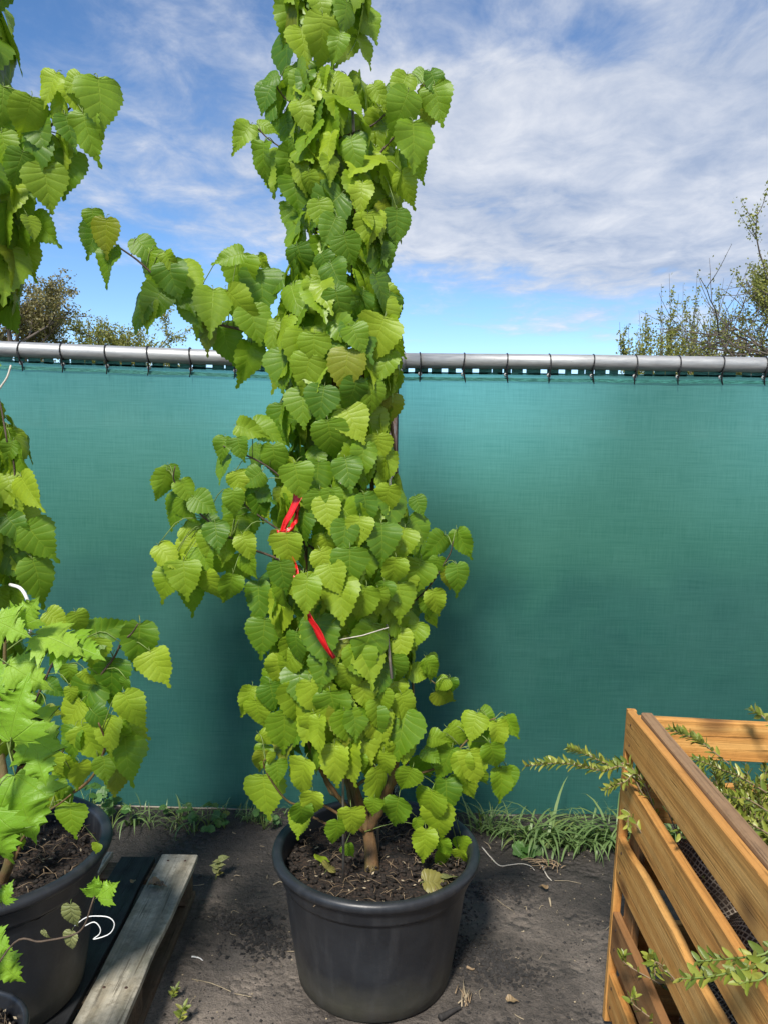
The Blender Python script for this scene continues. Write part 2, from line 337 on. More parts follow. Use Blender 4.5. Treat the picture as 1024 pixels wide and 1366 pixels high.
def wood_mat(name, a, b, c3, grey=None, greyamt=0.0, wet=0.0, along=0):
    M = Mat(name); sc = [9, 9, 9]; sc[along] = 0.55
    c = M.coord('Object', tuple(sc)); big = M.noise(c, 1.5, 4, 0.5, 0.6)
    x = M.n('ShaderNodeTexWave', wave_type='BANDS', bands_direction='Z', wave_profile='SIN'); M.l(c, x.inputs[0])
    x.inputs['Scale'].default_value = 0.7; x.inputs['Distortion'].default_value = 9.0; x.inputs['Detail'].default_value = 3; x.inputs['Detail Scale'].default_value = 0.8
    sc2 = [60, 60, 60]; sc2[along] = 1.6
    fine = M.noise(M.coord('Object', tuple(sc2)), 2.2, 6, 0.65)
    g = M.math('ADD', M.math('MULTIPLY', x.outputs['Fac'], 0.28), M.math('MULTIPLY', big, 0.72))
    base = M.ramp(g, [(0.25, a), (0.55, b), (0.85, c3)])
    base = M.mix(M.math('MULTIPLY', M.ramp(fine, [(0.36, 1.0), (0.52, 0.0)]), 0.60 if grey is not None else 0.38), base, tuple(k * 0.42 for k in a))
    oi = M.n('ShaderNodeObjectInfo')
    base = M.mix(M.math('MULTIPLY', oi.outputs['Random'], 0.30), base, tuple(k * 0.6 for k in b))
    st = M.ramp(M.noise(M.coord('Object'), 6.0, 6, 0.65), [(0.54, 0.0), (0.70, 1.0)])
    base = M.mix(M.math('MULTIPLY', st, 0.26), base, tuple(k * 0.4 for k in a))
    kn = M.ramp(M.vor(M.coord('Object', tuple(3.5 if i != along else 2.2 for i in range(3))), 1.0), [(0.05, 1.0), (0.13, 0.0)])
    base = M.mix(M.math('MULTIPLY', kn, 0.7), base, (0.09, 0.035, 0.012))
    if grey is not None:
        gm = M.ramp(M.noise(M.coord('Object'), 5, 6, 0.7, 0.5), [(0.35, 0.0), (0.6, 1.0)])
        base = M.mix(M.math('MULTIPLY', gm, greyamt), base, grey)
        al = M.ramp(M.noise(M.coord('Object', loc=(5, 2, 1)), 9, 6, 0.7), [(0.50, 0.0), (0.68, 1.0)])
        base = M.mix(M.math('MULTIPLY', al, 0.45), base, (0.045, 0.052, 0.022))
    crk = [70, 70, 70]; crk[along] = 2.6
    cr_ = M.ramp(M.noise(M.coord('Object', tuple(crk), loc=(9, 4, 2)), 1.6, 3, 0.5), [(0.62, 0.0), (0.67, 1.0)])
    base = M.mix(M.math('MULTIPLY', cr_, 0.65 if grey is not None else 0.4), base, tuple(k * 0.25 for k in a))
    mott = M.ramp(M.noise(M.coord('Object', loc=(1, 7, 3)), 38, 7, 0.75), [(0.50, 0.0), (0.66, 1.0)])
    base = M.mix(M.math('MULTIPLY', mott, 0.55 if grey is not None else 0.22), base, tuple(k * 0.35 for k in a))
    h = M.math('SUBTRACT', M.math('ADD', M.math('MULTIPLY', fine, 1.0), M.math('MULTIPLY', g, 0.3)), cr_)
    rough = 0.72 if not wet else M.ramp(M.noise(M.coord('Object'), 12, 5), [(0.35, 0.50), (0.7, 0.75)])
    return M.set(base=base, rough=rough, spec=0.35, normal=M.bump(h, 0.55, 0.004))
M_CRATE = wood_mat('crate pine', (0.50, 0.215, 0.05), (0.63, 0.32, 0.088), (0.73, 0.44, 0.155))
M_CRATE2 = wood_mat('crate pine brown', (0.26, 0.12, 0.042), (0.34, 0.17, 0.063), (0.41, 0.225, 0.09))
M_PALLET = wood_mat('weathered board', (0.30, 0.25, 0.17), (0.52, 0.47, 0.37), (0.66, 0.61, 0.50), (0.19, 0.19, 0.165), 0.8)
M_WEATH = wood_mat('weathered pine', (0.21, 0.115, 0.055), (0.33, 0.20, 0.105), (0.44, 0.29, 0.17))
M_PALLETD = wood_mat('wet dark board', (0.010, 0.010, 0.011), (0.016, 0.017, 0.019), (0.026, 0.027, 0.03), None, 0, 1.0)
M_BLOCK = wood_mat('pallet block', (0.08, 0.05, 0.03), (0.16, 0.10, 0.06), (0.24, 0.16, 0.10), (0.08, 0.075, 0.06), 0.5)
M_RUSTN = simple_mat('rusty nail', (0.06, 0.03, 0.02), 0.7)

def galv_mat(name='galvanised steel', rust=0.0):
    M = Mat(name); c = M.coord('Object'); n = M.noise(M.coord('Object', (0.5, 3, 3)), 26, 6, 0.65); v = M.vor(c, 55, out=0)
    base = M.mix(M.ramp(n, [(0.3, 0.0), (0.72, 1.0)]), (0.27, 0.275, 0.28), (0.47, 0.475, 0.47))
    base = M.mix(M.math('MULTIPLY', v, 0.25), base, (0.35, 0.35, 0.34))
    sp_ = M.ramp(M.vor(M.coord('Object', loc=(3, 1, 8)), 42), [(0.04, 1.0), (0.10, 0.0)])
    base = M.mix(M.math('MULTIPLY', sp_, 0.5), base, (0.12, 0.12, 0.115))
    rough = M.math('ADD', 0.42, M.math('MULTIPLY', n, 0.25)); metal = 0.55
    if rust:
        rm = M.ramp(M.noise(M.coord('Object', (2, 2, 0.6)), 14, 7, 0.7), [(0.38, 0.0), (0.55, 1.0)])
        base = M.mix(M.math('MULTIPLY', rm, rust), base, M.mix(M.noise(c, 60, 4), (0.12, 0.05, 0.025), (0.26, 0.13, 0.07)))
        rough = 0.8; metal = 0.15
    return M.set(base=base, rough=rough, metal=metal, normal=M.bump(M.noise(c, 90, 5), 0.15, 0.002))
M_GALV = galv_mat(); M_RUSTY = galv_mat('rusty post', 0.85)

def screen_mat():
    M = Mat('green shade net'); tcn = M.n('ShaderNodeTexCoord'); c = tcn.outputs['Object']
    def thread(sx, sz, seed, scale):
        m = M.n('ShaderNodeMapping'); M.l(c, m.inputs[0]); m.inputs['Scale'].default_value = (sx, 1, sz); m.inputs['Location'].default_value = (seed, 0, seed)
        return M.noise(m.outputs[0], scale, 4, 0.6)
    weft = thread(7.0, 250, 1.7, 1.0); warp = thread(260, 9.0, 4.1, 1.0)
    cross = M.math('ADD', M.math('MULTIPLY', weft, 0.52), M.math('MULTIPLY', warp, 0.48))
    slub = thread(2.5, 120, 8.0, 1.0); cloud = M.noise(M.coord('Object', (1, 1, 1.5), rnd=False, loc=(2, 0, 4)), 1.6, 5, 0.6)
    tone = M.math('ADD', M.math('MULTIPLY', cross, 0.78), M.math('MULTIPLY', slub, 0.22))
    base = M.mix(M.ramp(tone, [(0.30, 0.0), (0.70, 1.0)]), (0.020, 0.115, 0.098), (0.065, 0.225, 0.195))
    base = M.mix(M.math('MULTIPLY', M.ramp(cloud, [(0.42, 0.0), (0.72, 1.0)]), 0.35), base, (0.10, 0.27, 0.23))
    sp_ = M.ramp(M.vor(M.coord('Object', (1, 1, 0.5), rnd=False), 17), [(0.012, 1.0), (0.03, 0.0)])
    base = M.mix(M.math('MULTIPLY', sp_, 0.5), base, (0.35, 0.45, 0.42))
    nrm = M.bump(cross, 0.5, 0.004)
    M.set(base=base, rough=0.62, spec=0.25, normal=nrm)
    tr = M.n('ShaderNodeBsdfRefraction'); tr.inputs['Roughness'].default_value = 0.72; tr.inputs['IOR'].default_value = 1.25
    M.l(M.mix(M.ramp(tone, [(0.30, 0.0), (0.70, 1.0)]), (0.20, 0.58, 0.53), (0.40, 0.84, 0.80)), tr.inputs[0])
    ms = M.n('ShaderNodeMixShader'); ms.inputs[0].default_value = 0.50; M.l(M.p.outputs[0], ms.inputs[1]); M.l(tr.outputs[0], ms.inputs[2])
    tp = M.n('ShaderNodeBsdfTransparent')
    hole = M.ramp(cross, [(0.30, 0.02), (0.52, 0.004)])
    m2 = M.n('ShaderNodeMixShader'); M.l(hole, m2.inputs[0]); M.l(ms.outputs[0], m2.inputs[1]); M.l(tp.outputs[0], m2.inputs[2]); M.l(m2.outputs[0], M.o.inputs[0])
    return M.m
M_SCREEN = screen_mat()
def hem_mat():
    M = Mat('screen hem'); c = M.coord('Object', (1, 1, 1), rnd=False)
    n = M.noise(M.coord('Object', (14, 1, 90), rnd=False), 2.0, 5, 0.7)
    base = M.mix(M.ramp(n, [(0.45, 0.0), (0.62, 1.0)]), (0.008, 0.10, 0.08), (0.05, 0.24, 0.20))
    return M.set(base=base, rough=0.6, normal=M.bump(n, 0.5, 0.004))
M_HEM = hem_mat()
def jute_mat():
    M = Mat('jute wrapped root ball'); uv = M.n('ShaderNodeUVMap').outputs[0]; oc = M.coord('Object')
    w_ = M.n('ShaderNodeVectorMath', operation='ADD'); nv = M.n('ShaderNodeTexNoise'); M.l(oc, nv.inputs[0]); nv.inputs['Scale'].default_value = 9
    k = M.n('ShaderNodeVectorMath', operation='SCALE'); M.l(nv.outputs['Color'], k.inputs[0]); k.inputs['Scale'].default_value = 0.055
    M.l(uv, w_.inputs[0]); M.l(k.outputs[0], w_.inputs[1])
    sp = M.n('ShaderNodeSeparateXYZ'); M.l(w_.outputs[0], sp.inputs[0])
    def lines(s, n):
        a = M.math('ABSOLUTE', M.math('SUBTRACT', M.math('FRACT', M.math('MULTIPLY', s, n)), 0.5)); return M.ramp(a, [(0.10, 1.0), (0.19, 0.0)])
    net = M.math('MAXIMUM', lines(sp.outputs[0], 96), lines(sp.outputs[1], 46))
    gap = M.ramp(M.noise(oc, 12, 5, 0.65), [(0.34, 0.1), (0.58, 1.0)])
    net = M.math('MULTIPLY', net, gap)
    soil = M.mix(M.noise(oc, 30, 6, 0.7), (0.022, 0.015, 0.013), (0.12, 0.085, 0.065))
    base = M.mix(net, soil, M.mix(M.noise(oc, 40, 4), (0.42, 0.33, 0.24), (0.70, 0.58, 0.46)))
    return M.set(base=base, rough=0.92, spec=0.2, normal=M.bump(M.math('ADD', net, M.noise(oc, 25, 6, 0.7)), 0.9, 0.008))
M_JUTE = jute_mat()

# ------------------------------------------------------------------ ground
def axis_lin(a, b, step, far_lo, far_hi):
    mid_ = list(np.arange(a, b + 1e-6, step)); lo = []; x, s = a, step
    while x > far_lo: s *= 1.35; x -= s; lo.append(x)
    hi_ = []; x, s = b, step
    while x < far_hi: s *= 1.35; x += s; hi_.append(x)
    return np.array(lo[::-1] + mid_ + hi_)
def ground_h(x, y):
    r = math.hypot(x, y - 2.2)
    fade = max(0.0, min(1.0, (5.0 - r) / 2.0))
    h = 0.010 * mnoise.noise((x * 2.1, y * 2.1, 0)) + 0.006 * mnoise.noise((x * 7, y * 7, 3)) + 0.0035 * mnoise.noise((x * 23, y * 23, 7))
    c = mnoise.noise((x * 2.6 + 4, y * 2.6, 9))
    if c > 0.12: h += min(1, (c - 0.12) * 5) * 0.010 * abs(mnoise.noise((x * 30, y * 30, 2)))
    ridge = 0.035 * math.exp(-((y - 3.12) / 0.11) ** 2) * (0.7 + 0.5 * mnoise.noise((x * 3, y, 1)))
    return h * fade + ridge * fade - 0.006
xs = axis_lin(-1.5, 1.5, 0.017, -400, 400); ys = axis_lin(1.35, 3.35, 0.017, -60, 700)
gv = [(x, y, ground_h(x, y)) for y in ys for x in xs]; nx = len(xs)
gf = [(j * nx + i, j * nx + i + 1, (j + 1) * nx + i + 1, (j + 1) * nx + i) for j in range(len(ys) - 1) for i in range(nx - 1)]
g = MB(); g.v = gv; g.f = gf; g.m = [0] * len(gf); g.uv = [[(0, 0)] * 4] * len(gf)
tag(g.build('ground', M_GROUND), kind='structure')

# ------------------------------------------------------------------ fence
FY = 3.20
def lerp(a, b, t): return a + (b - a) * t
def fence_panel(label, px0, px1, ytop0, ytop1, ybot0, ybot1, ties, post_px=None, seed=0):
    A = at(px0, ytop0, FY); B = at(px1, ytop1, FY); A0 = at(px0, ybot0, FY); B0 = at(px1, ybot1, FY)
    t = thing('screened_fence', label, 'fence', (A.x, FY, 0), 'screened fences')
    o = Vector((A.x, FY, 0)); rr = 0.031
    p = MB().tube([A - o, A.lerp(B, .33) - o + Vector((0, 0, .002)), A.lerp(B, .66) - o - Vector((0, 0, .002)), B - o], rr, 20)
    pipe = p.build('top_pipe', M_GALV, t)
    # screen cloth, slightly slack between its ties
    nxs, nzs = 90, 40; vs, fs = [], []; rs = random.Random(seed)
    for j in range(nzs + 1):
        for i in range(nxs + 1):
            u, v = i / nxs, j / nzs
            top = A.lerp(B, u) - Vector((0, 0, rr + 0.014)); bot = A0.lerp(B0, u)
            q = top.lerp(bot, v)
            q.y += 0.010 + 0.012 * mnoise.noise((q.x * 1.3, q.z * 1.1, seed)) * math.sin(math.pi * min(1, v * 1.1)) + 0.003 * mnoise.noise((q.x * 6, q.z * 3, seed + 5))
            if j == 0: q.z += -0.003 * abs(math.sin(u * math.pi * len(ties)))
            if v > 0.93: q.y += (v - .93) * 0.12 * mnoise.noise((q.x * 5, 0, 3))
            vs.append(q - o)
    for j in range(nzs):
        for i in range(nxs): fs.append((j * (nxs + 1) + i, j * (nxs + 1) + i + 1, (j + 1) * (nxs + 1) + i + 1, (j + 1) * (nxs + 1) + i))
    MB().add(vs, fs).build('screen_cloth', M_SCREEN, t)
    # thick hem with slots, a bead of pale eyelets
    h = MB()
    for (d0, d1, yy) in ((0.013, 0.020, 0.004), (0.034, 0.048, 0.004)):
        pts = []
        for i in range(61):
            q = A.lerp(B, i / 60) - o; wv = 0.0025 * mnoise.noise((q.x * 14, d0 * 100, seed)); pts.append((q, wv))
        vs = []
        for q, wv in pts: vs += [q + Vector((0, yy, -rr - d0 + wv)), q + Vector((0, yy, -rr - d1 + wv))]
        h.add(vs, [(2 * i, 2 * i + 1, 2 * i + 3, 2 * i + 2) for i in range(60)])
    xx = 0.0; ln_ = (B - A).length
    while xx < ln_ - .02:
        wd = rs.uniform(.026, .060); q0 = A.lerp(B, xx / ln_) - o; q1 = A.lerp(B, min(1, (xx + wd) / ln_)) - o
        h.add([q0 + Vector((0, .004, -rr + .004)), q1 + Vector((0, .004, -rr + .004)), q1 + Vector((0, .004, -rr - .022)), q0 + Vector((0, .004, -rr - .022))], [(0, 1, 2, 3)]); xx += wd + rs.choice((.003, .005, .008, .014, .026))
    h.build('hem', M_HEM, t)
    for k in ties:
        u = (k - px0) / (px1 - px0); c = A.lerp(B, u) - o
        b = MB(); pts = []; sk = rs.uniform(-.004, .004)
        for a in range(17):
            q = 2 * math.pi * a / 16; pts.append(c + Vector((sk * math.sin(q), math.cos(q) * (rr + .0025), math.sin(q) * (rr + .0025))))
        b.tube(pts, 0.0030, 5, cap=False)
        b.tube([c + Vector((0, -rr - .002, -.008)), c + Vector((0.001, -.015, -rr - .012)), c + Vector((0.002 + sk, -.004, -rr - .030)), c + Vector((0.003 + sk * 2, -.010, -rr - .055))], [.003, .0035, .0035, .002], 5)
        tie = b.build('cable_tie', M_TIE, t)
        e = MB(); e.lathe([(0.004, 0), (0.008, 0.0006), (0.009, 0.0012), (0.004, 0.0016)], 14)
        eo = e.build('eyelet', M_GALV, tie); eo.location = c + Vector((0, -.001, -rr - .022)); eo.rotation_euler = (R(90), 0, 0)
    # bottom lap lying on the soil
    b = MB(); vs = []
    for i in range(61):
        q = A0.lerp(B0, i / 60) - o; wv = 0.008 * mnoise.noise((q.x * 4, 1, seed))
        vs += [q + Vector((0, .004, .012 + wv)), q + Vector((0, -.03 + wv, -.004 + wv)), q + Vector((0, -.06 + 2 * wv, -.02))]
    b.add(vs, [(3 * i + k, 3 * i + k + 1, 3 * i + k + 4, 3 * i + k + 3) for i in range(60) for k in (0, 1)]); b.build('bottom_lap', M_HEM, t)
    pts = [A0.lerp(B0, i / 24) - o + Vector((0, -.004, .016 + .004 * mnoise.noise((i * .8, 2, seed)))) for i in range(25)]
    MB().tube(pts, .0036, 8).build('bottom_wire', M_CANE, t)
    return t, A, o
ft, A, fo = fence_panel('green net screened fence panel with grey top pipe behind the pallet and left pot', -260, 520, 456.5, 484.5, 1067, 1089.5,
    [-28 + 57 * i - (i % 3) for i in range(0, 10)], seed=3)
fr, A, fo = fence_panel('green net screened fence panel with grey top pipe behind the wooden crate', 531, 1330, 481, 490, 1090.5, 1099,
    [560 + 57.3 * i for i in range(0, 13)], seed=11)
# end coupler with its bolt on the right-hand pipe
c = A - fo
cp = MB().tube([c + Vector((-.022, 0, 0)), c + Vector((0.028, 0, 0))], .036, 20).build('pipe_coupler', M_GALV, fr)
bt = MB().tube([c + Vector((-.004, -.046, -.006)), c + Vector((-.004, -.034, -.006))], .010, 6).build('bolt', M_GALV, cp)
# post between the panels
pt = at(524, 495, FY); pb = at(517, 1088, FY)
fp = thing('fence_post', 'rusty grey steel post where the two screened fence panels meet', 'post', (pt.x, FY - .035, 0))
b = MB().tube([(pb.x - pt.x, 0, -.1), (0, 0, pt.z - .02)], .0195, 14).build('shaft', M_RUSTY, fp)
b = MB().tube([(0.012, -.002, pt.z - .055), (0.013, -.002, pt.z + .005)], [.026, .024], 14).build('collar', M_GALV, fp)
b = MB().tube([(pb.x - pt.x + .022, 0.006, .1), (0.021, 0.006, pt.z - .06)], .0035, 6).build('edge_rod', M_TIE, fp)

# ------------------------------------------------------------------ pots
def pot(label, loc, s=1.0, lip=True, scale_h=1.0, grp='black nursery pots'):
    t = thing('plant_pot', label, 'plant pot', loc, grp)
    prof = [(0.0, 0.004), (0.20, 0.004), (0.222, 0.0), (0.232, 0.006), (0.240, 0.05), (0.262, 0.20), (0.276, 0.318), (0.279, 0.326), (0.286, 0.330), (0.289, 0.338),
            (0.293, 0.372), (0.296, 0.376), (0.304, 0.377), (0.311, 0.383), (0.3135, 0.392), (0.311, 0.401), (0.304, 0.407), (0.293, 0.408), (0.285, 0.403), (0.281, 0.394), (0.277, 0.35), (0.272, 0.30)]
    prof = [(r * s, z * s * scale_h) for r, z in prof]
    m = MB().lathe(prof, 96)
    m.v = [(x * (1 + .006 * math.sin(2 * math.atan2(y, x) + 1)), y * (1 + .006 * math.sin(2 * math.atan2(y, x) + 1)), z) for x, y, z in m.v]
    m.build('pot_body', M_POT, t)
    # soil disc
    n, k = 22, 72; vs = [(0, 0, .345 * s * scale_h)]; fs = []
    for i in range(1, n + 1):
        r = .279 * s * i / n
        for j in range(k):
            q = 2 * math.pi * j / k; x, y = r * math.cos(q), r * math.sin(q)
            z = .345 + .018 * mnoise.noise((x * 9 / s, y * 9 / s, loc[0])) + .011 * mnoise.noise((x * 28 / s, y * 28 / s, 2)) + .007 * mnoise.noise((x * 70 / s, y * 70 / s, 5)) - .012 * (i / n) ** 6
            vs.append((x, y, z * s * scale_h))
    fs += [(0, 1 + j, 1 + (j + 1) % k) for j in range(k)]
    fs += [(1 + i * k + j, 1 + (i + 1) * k + j, 1 + (i + 1) * k + (j + 1) % k, 1 + i * k + (j + 1) % k) for i in range(n - 1) for j in range(k)]
    soil = MB().add(vs, fs).build('soil', M_POTSOIL, t)
    cr, ch, fb = MB(), MB(), MB(); rs = random.Random(int(abs(loc[0]) * 1000))
    for i in range(int(900 * s)):
        a, r = rs.uniform(0, 6.283), .27 * s * math.sqrt(rs.random()); x, y = r * math.cos(a), r * math.sin(a); z = .348 * s * scale_h + rs.uniform(-.012, .012)
        lump(cr, (x, y, z), rs.uniform(.003, .011), rs)
    for i in range(int(110 * s)):
        a, r = rs.uniform(0, 6.283), .27 * s * math.sqrt(rs.random()); x, y = r * math.cos(a), r * math.sin(a); z = .358 * s * scale_h + rs.uniform(-.002, .008)
        d = Vector((math.cos(a * 7), math.sin(a * 7), rs.uniform(-.3, .3))); l = rs.uniform(.002, .008); wd = Vector((-d.y, d.x, .3)).normalized() * l * .4; c0 = Vector((x, y, z))
        ch.add([c0 - d * l, c0 + wd, c0 + d * l, c0 - wd], [(0, 1, 2, 3)])
    for i in range(int(150 * s)):
        a, r = rs.uniform(0, 6.283), .25 * s * math.sqrt(rs.random()); p0 = Vector((r * math.cos(a), r * math.sin(a), .358 * s * scale_h)); d = Vector((rs.uniform(-1, 1), rs.uniform(-1, 1), rs.uniform(-.1, .25)))
        fb.tube([p0, p0 + d * .018 + Vector((0, 0, .008)), p0 + d * .045 + Vector((rs.uniform(-.01, .01), 0, 0))], .0009, 3)
    tag(cr.build('soil_crumbs', M_CRUMB, soil), kind='stuff'); tag(ch.build('pale_chips', M_CHIP, soil, smooth=False), kind='stuff'); tag(fb.build('root_fibres', M_TWIG, soil), kind='stuff')
    return t
OCT = [Vector(v) for v in ((1, 0, 0), (-1, 0, 0), (0, 1, 0), (0, -1, 0), (0, 0, 1), (0, 0, -1))]
OCF = [(0, 2, 4), (2, 1, 4), (1, 3, 4), (3, 0, 4), (2, 0, 5), (1, 2, 5), (3, 1, 5), (0, 3, 5)]
def lump(mb, c, r, rs, flat=.7):
    q = Quaternion((rs.gauss(0, 1), rs.gauss(0, 1), rs.gauss(0, 1), rs.gauss(0, 1))).normalized(); c = Vector(c)
    vs = []
    for v in OCT:
        p = (q @ v) * r * rs.uniform(.6, 1.25); p.z *= flat; vs.append(c + p)
    mb.add(vs, OCF)
POT1 = Vector((-0.006, 2.235, -0.004))
POT2 = Vector((-1.035, 1.93, 0.146))
POT3 = Vector((-0.855, 1.452, 0.146))
pot('large black plastic pot with the red taped climber standing on bare soil', POT1)
pot('large black plastic pot standing on the wooden pallet', POT2)
pot('small black pot tucked in front of the large pot on the pallet', POT3, s=.43, scale_h=1.55)

# ------------------------------------------------------------------ planks, pallet, crate
def plank(name, mat, p0, p1, width, thick, up, parent, wav=.004, seed=0, wane=0.0, segs=16):
    """board whose middle line runs p0 -> p1, its width along up"""
    p0, p1 = Vector(p0), Vector(p1); d = (p1 - p0); ln = d.length; ex = d.normalized(); ez = (Vector(up) - ex * ex.dot(Vector(up))).normalized(); ey = ez.cross(ex)
    ch = min(thick, width) * .10; mb = MB(); vs = []; n = segs
    for i in range(n + 1):
        x = -ln / 2 + ln * i / n; s = x * 2.2 + seed * 3.7
        hi_ = width / 2 + wav * mnoise.noise((s, 1, seed)) - wane * max(0, mnoise.noise((s * 1.6, 7, seed)) + .1)
        lo_ = -width / 2 + wav * mnoise.noise((s, 4, seed)) + wane * .6 * max(0, mnoise.noise((s * 1.3, 11, seed)))
        b = .003 * mnoise.noise((s * .6, 9, seed)); t = thick / 2
        wn = wane * .5 * max(0, mnoise.noise((s * 1.6, 7, seed)))
        for (y, z) in ((-t, lo_ + ch), (-t + ch, lo_), (t - ch, lo_), (t, lo_ + ch), (t, hi_ - ch), (t - ch, hi_), (-t + ch + wn * .6, hi_), (-t, hi_ - ch - wn)): vs.append((x, y + b, z))
    fs = [(i * 8 + k, (i + 1) * 8 + k, (i + 1) * 8 + (k + 1) % 8, i * 8 + (k + 1) % 8) for i in range(n) for k in range(8)]
    fs += [tuple(range(8)), tuple(n * 8 + k for k in range(8))[::-1]]
    mb.add(vs, fs)
    m = Matrix((ex, ey, ez)).transposed().to_4x4(); m.translation = (p0 + p1) / 2
    return link(name, mb.mesh(name, mat, False), parent, mat=m)
def nail(parent_plank, x, y, z):
    b = MB().lathe([(0, .0015), (.0035, .0015), (.0042, 0)], 8); o = b.build('nail', M_RUSTN, parent_plank); o.location = (x, y, z); o.rotation_euler = (R(90) if y < 0 else R(-90), 0, 0)
    return o

PZ = 0.146; PY0, PY1 = 1.32, 2.60
pal = thing('wooden_pallet', 'weathered wooden pallet with one pale board carrying the left pots', 'pallet', (-1.13, 1.96, 0)); po = Vector((-1.13, 1.96, 0))
for i, (x0, x1, mt, dz, dy) in enumerate(((-.772, -.640, M_PALLET, 0, .0), (-.910, -.787, M_PALLETD, -.004, -.01), (-1.055, -.945, M_PALLET, 0, .008), (-1.20, -1.085, M_PALLETD, -.002, 0), (-1.34, -1.23, M_PALLET, 0, -.012), (-1.48, -1.37, M_PALLET, -.002, 0), (-1.62, -1.50, M_PALLET, 0, .01))):
    o = plank('deck_board', mt, (((x0 + x1) / 2 + .012 * (i == 0)), PY0, PZ - .011 + dz) - po if False else Vector(((x0 + x1) / 2, PY0, PZ - .011 + dz)) - po, Vector(((x0 + x1) / 2, PY1 + dy, PZ - .011 + dz)) - po, x1 - x0, .021, (1, 0, 0), pal, .006, i + 2, .010, 26)
    if i in (0, 2):
        for yy in (.60, -.02, -.60):
            for s_ in (-.03, .03): n_ = MB().lathe([(0, .0012), (.004, .0012), (.0046, 0)], 8).build('nail', M_RUSTN, o); n_.location = (yy, 0.0108, s_); n_.rotation_euler = (R(-90), 0, 0)
for k, y in enumerate((2.53, 1.96, 1.39)):
    plank('cross_board', M_BLOCK, Vector((-1.61, y, PZ - .033)) - po, Vector((-.655, y, PZ - .033)) - po, .10, .020, (0, 1, 0), pal, .003, 30 + k)
    for j, x in enumerate((-.705, -1.13, -1.56)):
        plank('block', M_BLOCK, Vector((x - .045, y, .064)) - po, Vector((x + .05, y, .064)) - po, .10, .082, (0, 1, 0), pal, .002, 40 + k * 3 + j, 0, 2)
for j, x in enumerate((-.695, -1.13, -1.56)):
    plank('skid_board', M_BLOCK, Vector((x, PY0, .012)) - po, Vector((x, PY1 - .02, .012)) - po, .10, .021, (1, 0, 0), pal, .004, 60 + j, .006)

CX, CY, CH, CL, CW = .655, 1.99, .935, 1.22, 1.05          # crate: left back corner, height, length towards the camera, width
cr = thing('wooden_crate', 'open slatted pine crate filled with wrapped shrubs', 'crate', (CX, CY, 0), rot=(0, R(1.2), R(-1.6)))
zz_ = [(.925, .815, 0), (.748, .634, .0), (.578, .445, .034), (.352, .228, .012), (.176, .062, .02)]
for side in (0, 1):
    for k, (zt, zb, wn) in enumerate(zz_):
        x = 0.0 if side == 0 else CW
        o = plank('side_slat', M_CRATE2 if k == 3 else M_CRATE, (x, -CL, (zt + zb) / 2 + (.008 if k in (2, 3) else 0)), (x, .012, (zt + zb) / 2), zt - zb, .022, (0, 0, 1), cr, .004, 80 + k + side * 9, wn, 22)
        for q in (.028, -.028): nail(o, CL / 2 - .03, .0112 if side == 0 else -.0112, q)
for end in (0, 1):
    for k, (zt, zb, wn) in enumerate(zz_):
        y = -.0115 if end == 0 else -CL + .034
        plank('end_slat', M_CRATE, (.0125, y, (zt + zb) / 2 - .006), (CW - .0125, y, (zt + zb) / 2 - .006), zt - zb, .022, (0, 0, 1), cr, .004, 100 + k + end * 9, wn * .5, 16)
# corner posts, top battens, floor
for x, sg in ((.022, 1), (CW - .022, -1)):
    for y in ((-.048, -CL + .075) if x < .5 else (-.048, -CL + .075, -CL / 2)):
        plank('corner_post', M_CRATE2, (x + .001 * sg, y, .0), (x + .001 * sg, y, CH - .135), .075 if y != -CL / 2 else .09, .020, (0, 1, 0), cr, .002, 120 + int(x * 50) + int(-y * 9), 0, 8)
    plank('top_batten', M_WEATH, (x + .0065 * sg, -CL + .05, CH - .0575), (x + .0065 * sg, -.024, CH - .0575), .113, .030, (0, 0, 1), cr, .003, 140 + int(x * 50), 0, 16)
ocs = plank('corner_strip', M_CRATE, (-.0005, .0235, .02), (.003, .0235, CH - .012), .026, .020, (1, 0, 0), cr, .004, 161, .004, 14)
for i in range(7):
    plank('floor_board', M_CRATE2, (.03, -.10 - i * .17, .075), (CW - .03, -.10 - i * .17, .075), .13, .02, (0, 1, 0), cr, .003, 170 + i, 0, 4)
for x in (.05, CW - .05):
    plank('skid', M_BLOCK, (x, -CL, .030), (x, 0.0, .030), .09, .060, (1, 0, 0), cr, .003, 180 + int(x * 9), 0, 4)

